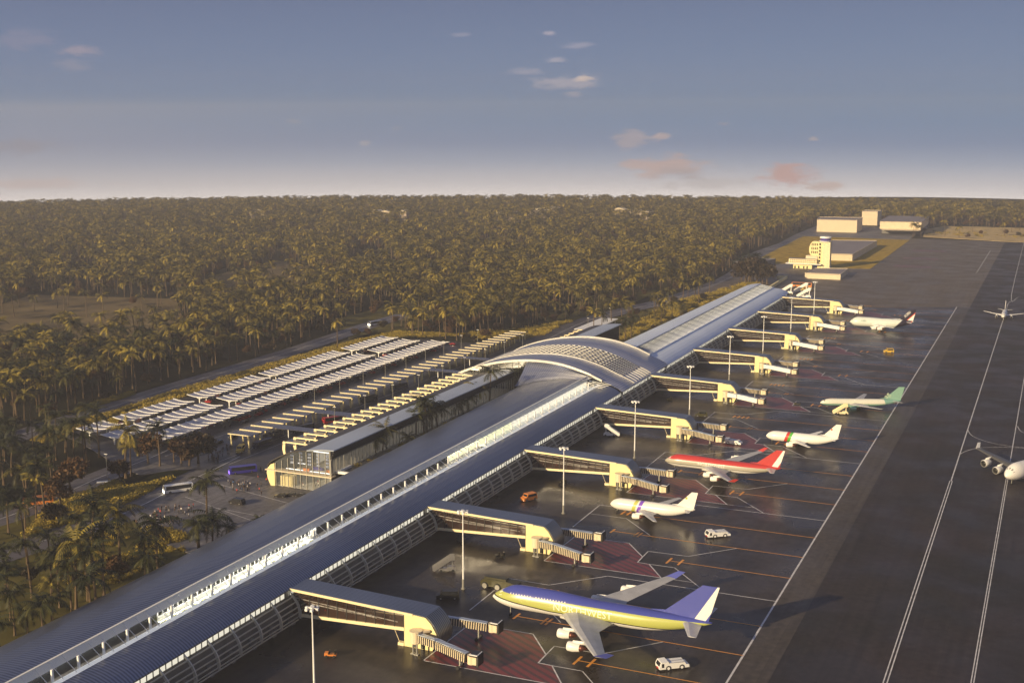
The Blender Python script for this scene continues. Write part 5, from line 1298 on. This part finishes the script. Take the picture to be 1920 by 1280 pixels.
for q, (px, py, pt_) in enumerate(((1390, 524, 480), (1400, 528, 474), (1412, 527, 470), (1425, 528, 478), (1434, 530, 492))):
    special(px, py, pt_, 'p', 'dark palm behind the pier roof end, %s from the left' % ORD[q], q, True)
for q, (px, py, pt_) in enumerate(((1260, 598, 560), (1230, 585, 545), (1290, 562, 530), (1210, 602, 578), (1330, 548, 515), (1240, 604, 572))):
    special(px, py, pt_, 'm', ('lowest tallest rightmost middle farthest nearest'.split()[q] if False else 'palm on the golden meadow between road and pier roof'), q % 5)
for q, (px, py, pt_, lb) in enumerate(((278, 868, 820, 'rusty round tree beside the left road'), (355, 872, 818, 'dark tree on the green tip by the plaza'), (372, 868, 812, 'dark round tree on a thin trunk at the plaza corner'), (225, 905, 865, 'small rusty tree by the road lamp'),
                                   (340, 868, 825, 'rusty bush tree left of the plaza corner tree'), (110, 985, 940, 'dark tree between the two left roads'), (112, 952, 905, 'brown tree left of the paved road'), (133, 925, 868, 'tall brown tree on the left road verge'))):
    special(px, py, pt_, 'b', lb, (1, 0, 0, 1, 1, 0, 1, 1)[q])
for q, (px, py, pt_) in enumerate(((1398, 532, 488), (1408, 531, 482), (1420, 531, 480), (1430, 532, 486), (1438, 533, 492), (1404, 526, 476))):
    special(px, py, pt_, 'b', 'dense dark tree in the clump behind the pier roof end, %s from the left' % ORD[(0, 2, 3, 4, 5, 1)[q]], (0, 2)[q % 2])
# scatter, ring by ring
def vis(x, y, z=8):
    px, py = PX(x, y, z); return -70 < px < 1990 and 340 < py < 1400
VIEWGAP = [(40, 1010), (100, 925), (200, 885), (400, 830), (640, 850), (640, 950), (480, 1000), (400, 1000), (270, 1008), (200, 965), (110, 1010)]
M['frondn'] = M['frondd']
def density(x, y):
    return .5+.5*math.sin(x*.021+1.3*math.sin(y*.013))*math.cos(y*.017+x*.006)
d = 190.
while d < 3050:
    sp = 10 if d < 480 else 8.8 if d < 900 else 9.2 if d < 1500 else 11.5 if d < 2200 else 15
    n = int(d*1.05/sp)
    for i in range(n):
        a = -.62+1.05*(i+rf.random())/n; dd = d+rf.uniform(-.5, .5)*sp
        az = a-YAW+.09; x, y = math.sin(az)*dd, math.cos(az)*dd
        z = zt(x, y)
        if not vis(x, y, z+8) or blocked(x, y): continue
        c = (x, y)
        if any(inside(c, P) for P in MEAD): 
            if rf.random() > .055: continue
        elif any(inside(c, P) for P in CLR):
            if rf.random() > .06: continue
        elif inside(PX(x, y, 13), VIEWGAP) or inside(PX(x, y, 4), VIEWGAP): continue
        elif PX(x, y, 0)[1] > 860 and rf.random() > (.95 if PX(x, y, 0)[1] > 1010 else .62): continue
        elif rf.random() > .52+.55*density(x, y): continue
        if not ok_sp(x, y, sp*.55): continue
        if d < 1000 and rf.random() < .14: brs.append((x, y, rf.uniform(.6, 1.0)))
        elif rf.random() < .3 and d >= 800: forest.append((x, y, z, 1, rf.uniform(.8, 1.2)))
        else: forest.append((x, y, z, 0, rf.uniform(.8, 1.25)*(1.25 if d < 480 else 1.15)))
    d += sp*.92
forest.sort(key=lambda p: math.hypot(p[0], p[1]))
npalm = 300-sum(1 for s in SPECIAL if s[3] in 'pm')
near = [p for p in forest if p[3] == 0][:npalm]; ns = set(id(p) for p in near); rest = [p for p in forest if id(p) not in ns]
def put_palm(x, y, z, sc, var, rz, label, group=None, deep=False):
    t = thing('palm_tree', label, 'palm tree', (x, y, z-.2), rz, group, sc)
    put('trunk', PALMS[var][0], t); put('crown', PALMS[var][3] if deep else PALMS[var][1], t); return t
for x, y, h, kind, label, var, deep, z in SPECIAL:
    if kind in 'pm': put_palm(x, y, z, h/(PALMS[var][2]+3.2), var, rf.uniform(0, 6.28), label, 'meadow palms' if kind == 'm' else None, deep)
    else:
        t = thing('broadleaf_tree', label, 'tree', (x, y, 0), rf.uniform(0, 6.28), None, h/8.2); put('trunk', BRO[var][0], t); put('crown', BRO[var][1], t)
def zone(x, y):
    px, py = PX(x, y, 0)
    if x > -300 and y > 600: return 'between the far road and the pier'
    if py > 960: return 'in the dark grove at the lower left, above the pier roof'
    if px < 330 and py > 800: return 'in the grove left of the car park and plaza'
    if px < 330: return 'in the forest left of the car park road'
    if px < 800: return 'in the forest edge above the car park'
    return 'in the forest beyond the crossing hall'
for x, y, z, k, s in near:
    zn = zone(x, y); v = rf.randrange(5)
    put_palm(x, y, z, s, v, rf.uniform(0, 6.28), 'coconut palm '+zn, 'palms '+zn, rf.random() < (1.1 if 'lower left' in zn or 'left of the car park and' in zn else .3))  # left groves always take the deep fronds, their shade put into colour
for x, y, s in brs[:290]:
    zn = zone(x, y); v = rf.randrange(4)
    t = thing('broadleaf_tree', ('rusty brown' if v % 2 else 'dark green')+' leafy tree '+zn, 'tree', (x, y, -.2), rf.uniform(0, 6.28), ('rusty' if v % 2 else 'dark')+' leafy trees '+zn, s)
    put('trunk', BRO[v][0], t); put('crown', BRO[v][1], t)
rest += [(x, y, 0, 1, s) for x, y, s in brs[290:]]
print('palms near', len(near), 'forest', len(rest), 'broad', len(brs))
def scatter_object(name, pts, coll, label, cat, kind='stuff', sub=None):
    """points with scale and rotation, leaves instanced on them by geometry nodes"""
    me = bpy.data.meshes.new(name); me.from_pydata([p[:3] for p in pts], [], [])
    for an, ty, val in (('sc', 'FLOAT', [p[4] for p in pts]), ('idx', 'INT', [p[3] for p in pts]), ('rz', 'FLOAT', [rf.uniform(0, 6.28) for p in pts])):
        at_ = me.attributes.new(an, ty, 'POINT'); at_.data.foreach_set('value', val)
    o = bpy.data.objects.new(name, me); COL.objects.link(o); tag(o, label, cat, kind=kind)
    ng = bpy.data.node_groups.new(name, 'GeometryNodeTree'); ng.interface.new_socket('Geometry', in_out='INPUT', socket_type='NodeSocketGeometry'); ng.interface.new_socket('Geometry', in_out='OUTPUT', socket_type='NodeSocketGeometry')
    gi = ng.nodes.new('NodeGroupInput'); go = ng.nodes.new('NodeGroupOutput'); ip = ng.nodes.new('GeometryNodeInstanceOnPoints'); ci = ng.nodes.new('GeometryNodeCollectionInfo')
    ci.inputs['Collection'].default_value = coll; ci.inputs['Separate Children'].default_value = True; ci.inputs['Reset Children'].default_value = True
    def attr(n, ty):
        a = ng.nodes.new('GeometryNodeInputNamedAttribute'); a.data_type = ty; a.inputs['Name'].default_value = n; return a.outputs['Attribute']
    cx = ng.nodes.new('ShaderNodeCombineXYZ'); ng.links.new(attr('rz', 'FLOAT'), cx.inputs[2])
    ip.inputs['Pick Instance'].default_value = True
    ng.links.new(gi.outputs[0], ip.inputs['Points']); ng.links.new(ci.outputs[0], ip.inputs['Instance']); ng.links.new(attr('idx', 'INT'), ip.inputs['Instance Index'])
    ng.links.new(cx.outputs[0], ip.inputs['Rotation']); ng.links.new(attr('sc', 'FLOAT'), ip.inputs['Scale']); ng.links.new(ip.outputs[0], go.inputs[0])
    md = o.modifiers.new('scatter', 'NODES'); md.node_group = ng; return o
names = sorted(o.name for o in HID.objects)   # collection info sorts by name: broad_* first, palm_* after
scatter_object('palm_forest', [(x, y, z-.3, (4+rf.randrange(5)) if k == 0 else rf.randrange(4), s*(1 if k == 0 else .8)) for x, y, z, k, s in rest], HID, 'dense coconut palm forest fading into haze towards the horizon', 'forest')
# shrubs along verges
sh = []
def hedge_strip(P, n, s0=.8, s1=1.6):
    poly = [G(*p) for p in P]; x0, x1, y0, y1 = min(p[0] for p in poly), max(p[0] for p in poly), min(p[1] for p in poly), max(p[1] for p in poly); k = 0; tr = 0
    while k < n and tr < n*60:
        tr += 1; x, y = rf.uniform(x0, x1), rf.uniform(y0, y1)
        if inside((x, y), poly) and not near_road(x, y, -.5) and not (x > -252 and y < 700): sh.append((x, y, -.1, 0, rf.uniform(s0, s1))); k += 1
hedge_strip([(66, 1000), (110, 935), (190, 925), (300, 905), (395, 872), (440, 865), (310, 925), (200, 965), (110, 985)], 1700)
hedge_strip([(100, 1060), (180, 1000), (290, 1010), (350, 1030), (250, 1080), (150, 1120)], 110, .7, 1.2)
hedge_strip([(40, 1015), (95, 955), (215, 905), (225, 912), (130, 965)], 700)
hedge_strip([(280, 990), (330, 1000), (350, 1010), (300, 1020), (276, 1008)], 220)
hedge_strip([(190, 795), (320, 740), (480, 690), (640, 645), (740, 622), (900, 628), (740, 634), (500, 695), (330, 750), (215, 795)], 1500, .7, 1.4)
hedge_strip([(60, 825), (200, 765), (320, 725), (470, 680), (480, 686), (330, 735), (210, 778), (90, 830)], 500, .7, 1.3)
hedge_strip([(70, 800), (180, 755), (250, 735), (250, 742), (100, 805)], 350, .6, 1.3)
hedge_strip([(880, 625), (1000, 615), (1075, 600), (1075, 615), (980, 636), (890, 636)], 260, .9, 1.9)
hedge_strip([(1180, 615), (1250, 570), (1400, 530), (1430, 530), (1300, 580), (1160, 640)], 600, .8, 1.8)
hedge_strip([(1735, 442), (1740, 432), (1920, 440), (1920, 448)], 60, 1, 2)
for k in range(70): sh.append((rf.uniform(-267, -258), rf.uniform(430, 605), 7.85, 0, rf.uniform(.7, 1.3)))
scatter_object('roadside_shrubs', sh, SHR, 'sunlit yellow green shrubs and hedges along the roads and plaza', 'shrubs')

# ------------------------------------------------------------------ light and sky
SEL = R_(17); SAZ = math.atan2(-.42, -.91)          # azimuth measured from +Y towards +X
sv = Vector((math.sin(SAZ)*math.cos(SEL), math.cos(SAZ)*math.cos(SEL), math.sin(SEL)))
sl_ = bpy.data.lights.new('sun', 'SUN'); sl_.energy = 5.0; sl_.angle = R_(.6); sl_.color = (1., .78, .47)
so = bpy.data.objects.new('sun', sl_); COL.objects.link(so); so.rotation_euler = sv.to_track_quat('Z', 'Y').to_euler(); so.location = (0, 0, 400)
w = bpy.data.worlds.new('World'); SC.world = w; w.use_nodes = True; nt = w.node_tree
bg = nt.nodes['Background']
tc = nn(nt, 'ShaderNodeTexCoord'); add = nn(nt, 'ShaderNodeVectorMath', operation='ADD'); add.inputs[1].default_value = (0, 0, .062)
nrm = nn(nt, 'ShaderNodeVectorMath', operation='NORMALIZE'); nt.links.new(tc.outputs['Generated'], add.inputs[0]); nt.links.new(add.outputs[0], nrm.inputs[0])
sky = nn(nt, 'ShaderNodeTexSky', sky_type='NISHITA'); sky.sun_disc = False; sky.sun_elevation = SEL; sky.sun_rotation = SAZ; sky.altitude = 100; sky.air_density = 1.; sky.dust_density = 1.6; sky.ozone_density = 1.6
nt.links.new(nrm.outputs[0], sky.inputs[0])
# air tint by elevation: violet blue aloft, pale pink low down
sp = nn(nt, 'ShaderNodeSeparateXYZ'); nt.links.new(nrm.outputs[0], sp.inputs[0])
cr = nn(nt, 'ShaderNodeValToRGB'); e = cr.color_ramp.elements
SKYC = [(0, (1.0, .90, .82)), (.008, (.86, .78, .74)), (.019, (.58, .55, .57)), (.036, (.27, .32, .44)), (.050, (.12, .19, .35)), (.066, (.072, .16, .325)), (.080, (.078, .155, .30)), (.10, (.10, .142, .25)), (.16, (.082, .103, .186)), (.30, (.10, .115, .2)), (.7, (.07, .085, .16))]
e[0].position = SKYC[0][0]; e[0].color = (*SKYC[0][1], 1); e[1].position = 1.; e[1].color = (.08, .10, .2, 1)
for p, c in SKYC[1:]: q = e.new(p); q.color = (*c, 1)
nt.links.new(sp.outputs[2], cr.inputs[0])
sc_ = nn(nt, 'ShaderNodeVectorMath', operation='SCALE'); sc_.inputs['Scale'].default_value = 10.; nt.links.new(cr.outputs[0], sc_.inputs[0])
mx = nn(nt, 'ShaderNodeMix', data_type='RGBA'); mx.inputs[0].default_value = .9; nt.links.new(sky.outputs[0], mx.inputs[6]); nt.links.new(sc_.outputs[0], mx.inputs[7])
# small sunset clouds
prev = mx.outputs[2]
def cloud_dir(px, py):
    d_ = (FW*F+RT*(px-960)+UP*(640-py)).normalized(); return d_
CL = [(1250, 312, 95, 22, (.60, .40, .34), .75), (1275, 325, 50, 16, (.40, .36, .38), .6), (1475, 328, 55, 24, (.58, .34, .30), .85), (1545, 348, 40, 12, (.58, .42, .36), .7), (1185, 262, 45, 20, (.5, .40, .40), .55), (1240, 255, 16, 9, (.55, .42, .40), .7),
      (1065, 155, 75, 16, (.42, .38, .42), .6), (1092, 148, 22, 7, (.60, .48, .42), .8), (1040, 113, 25, 6, (.4, .37, .42), .6), (1033, 63, 16, 7, (.42, .37, .42), .6), (1085, 85, 30, 8, (.35, .33, .40), .5), (980, 135, 40, 7, (.36, .34, .4), .5), (1073, 175, 20, 6, (.40, .36, .41), .5),
      (140, 95, 45, 12, (.33, .28, .33), .6), (137, 122, 35, 12, (.26, .26, .33), .5), (50, 75, 60, 20, (.24, .23, .31), .4), (683, 268, 14, 5, (.42, .40, .44), .6), (548, 227, 16, 5, (.32, .33, .38), .5), (745, 241, 14, 4, (.34, .34, .4), .4), (1525, 260, 14, 5, (.52, .42, .4), .6),
      (30, 275, 95, 16, (.20, .19, .25), .5), (40, 345, 150, 12, (.62, .46, .42), .5), (1330, 345, 100, 14, (.5, .44, .42), .4), (1360, 232, 14, 4, (.38, .34, .38), .5), (860, 65, 20, 5, (.28, .28, .36), .5)]
nz = nn(nt, 'ShaderNodeTexNoise'); nz.inputs['Scale'].default_value = 55; nz.inputs['Detail'].default_value = 7; nz.inputs['Roughness'].default_value = .62
mpn = nn(nt, 'ShaderNodeMapping'); mpn.inputs['Scale'].default_value = (1, 1, 3.4); nt.links.new(tc.outputs['Generated'], mpn.inputs[0]); nt.links.new(mpn.outputs[0], nz.inputs['Vector'])
for px, py, rx, ry, col, al in CL:
    c = cloud_dir(px, py); rr = Vector((c.y, -c.x, 0)).normalized(); uu = rr.cross(c)
    sub = nn(nt, 'ShaderNodeVectorMath', operation='SUBTRACT'); sub.inputs[1].default_value = c; nt.links.new(tc.outputs['Generated'], sub.inputs[0])
    d1 = nn(nt, 'ShaderNodeVectorMath', operation='DOT_PRODUCT'); d1.inputs[1].default_value = rr*(F/rx); nt.links.new(sub.outputs[0], d1.inputs[0])
    d2 = nn(nt, 'ShaderNodeVectorMath', operation='DOT_PRODUCT'); d2.inputs[1].default_value = uu*(F/ry); nt.links.new(sub.outputs[0], d2.inputs[0])
    d3 = nn(nt, 'ShaderNodeVectorMath', operation='DOT_PRODUCT'); d3.inputs[1].default_value = c*20; nt.links.new(sub.outputs[0], d3.inputs[0])
    cm = nn(nt, 'ShaderNodeCombineXYZ'); nt.links.new(d1.outputs['Value'], cm.inputs[0]); nt.links.new(d2.outputs['Value'], cm.inputs[1]); nt.links.new(d3.outputs['Value'], cm.inputs[2])
    ln2 = nn(nt, 'ShaderNodeVectorMath', operation='LENGTH'); nt.links.new(cm.outputs[0], ln2.inputs[0])
    # mask = smooth(noise*1.9 - .45 - length*.7)
    a1 = nn(nt, 'ShaderNodeMath', operation='MULTIPLY_ADD'); a1.inputs[1].default_value = -.55; a1.inputs[2].default_value = -.12; nt.links.new(ln2.outputs['Value'], a1.inputs[0])
    a2 = nn(nt, 'ShaderNodeMath', operation='MULTIPLY_ADD'); a2.inputs[1].default_value = 1.4; nt.links.new(nz.outputs['Fac'], a2.inputs[0]); nt.links.new(a1.outputs[0], a2.inputs[2])
    mr = nn(nt, 'ShaderNodeMapRange', interpolation_type='SMOOTHSTEP'); mr.inputs[1].default_value = -.02; mr.inputs[2].default_value = .42; mr.inputs[3].default_value = 0; mr.inputs[4].default_value = al; nt.links.new(a2.outputs[0], mr.inputs[0])
    m2 = nn(nt, 'ShaderNodeMix', data_type='RGBA'); nt.links.new(mr.outputs[0], m2.inputs[0]); nt.links.new(prev, m2.inputs[6]); m2.inputs[7].default_value = (*[v*8.4 for v in col], 1); prev = m2.outputs[2]
nt.links.new(prev, bg.inputs[0]); bg.inputs[1].default_value = .1

# haze: one even volume around camera and scene
HZ = True
if HZ:
    mb = MB(); mb.box(-3420, 3420, -3420, 3420, -66, 225); hz = mb.obj('haze', bpy.data.materials.new('haze_air')); hz['kind'] = 'stuff'; hz['label'] = 'thin warm evening haze over the forest'; hz['category'] = 'haze'
    hm = hz.data.materials[0]; hm.use_nodes = True; hn = hm.node_tree; hn.nodes.remove(hn.nodes['Principled BSDF']); pv = nn(hn, 'ShaderNodeVolumePrincipled'); pv.inputs['Color'].default_value = (.53, .54, .60, 1); pv.inputs['Density'].default_value = 2.2e-4; pv.inputs['Anisotropy'].default_value = .1
    hn.links.new(pv.outputs[0], hn.nodes['Material Output'].inputs['Volume'])
SC.view_settings.view_transform = 'Standard'; SC.view_settings.look = 'None'; SC.view_settings.exposure = .6; SC.view_settings.gamma = 1
SC.cycles.max_bounces = 6; SC.cycles.transparent_max_bounces = 12; SC.cycles.volume_bounces = 0
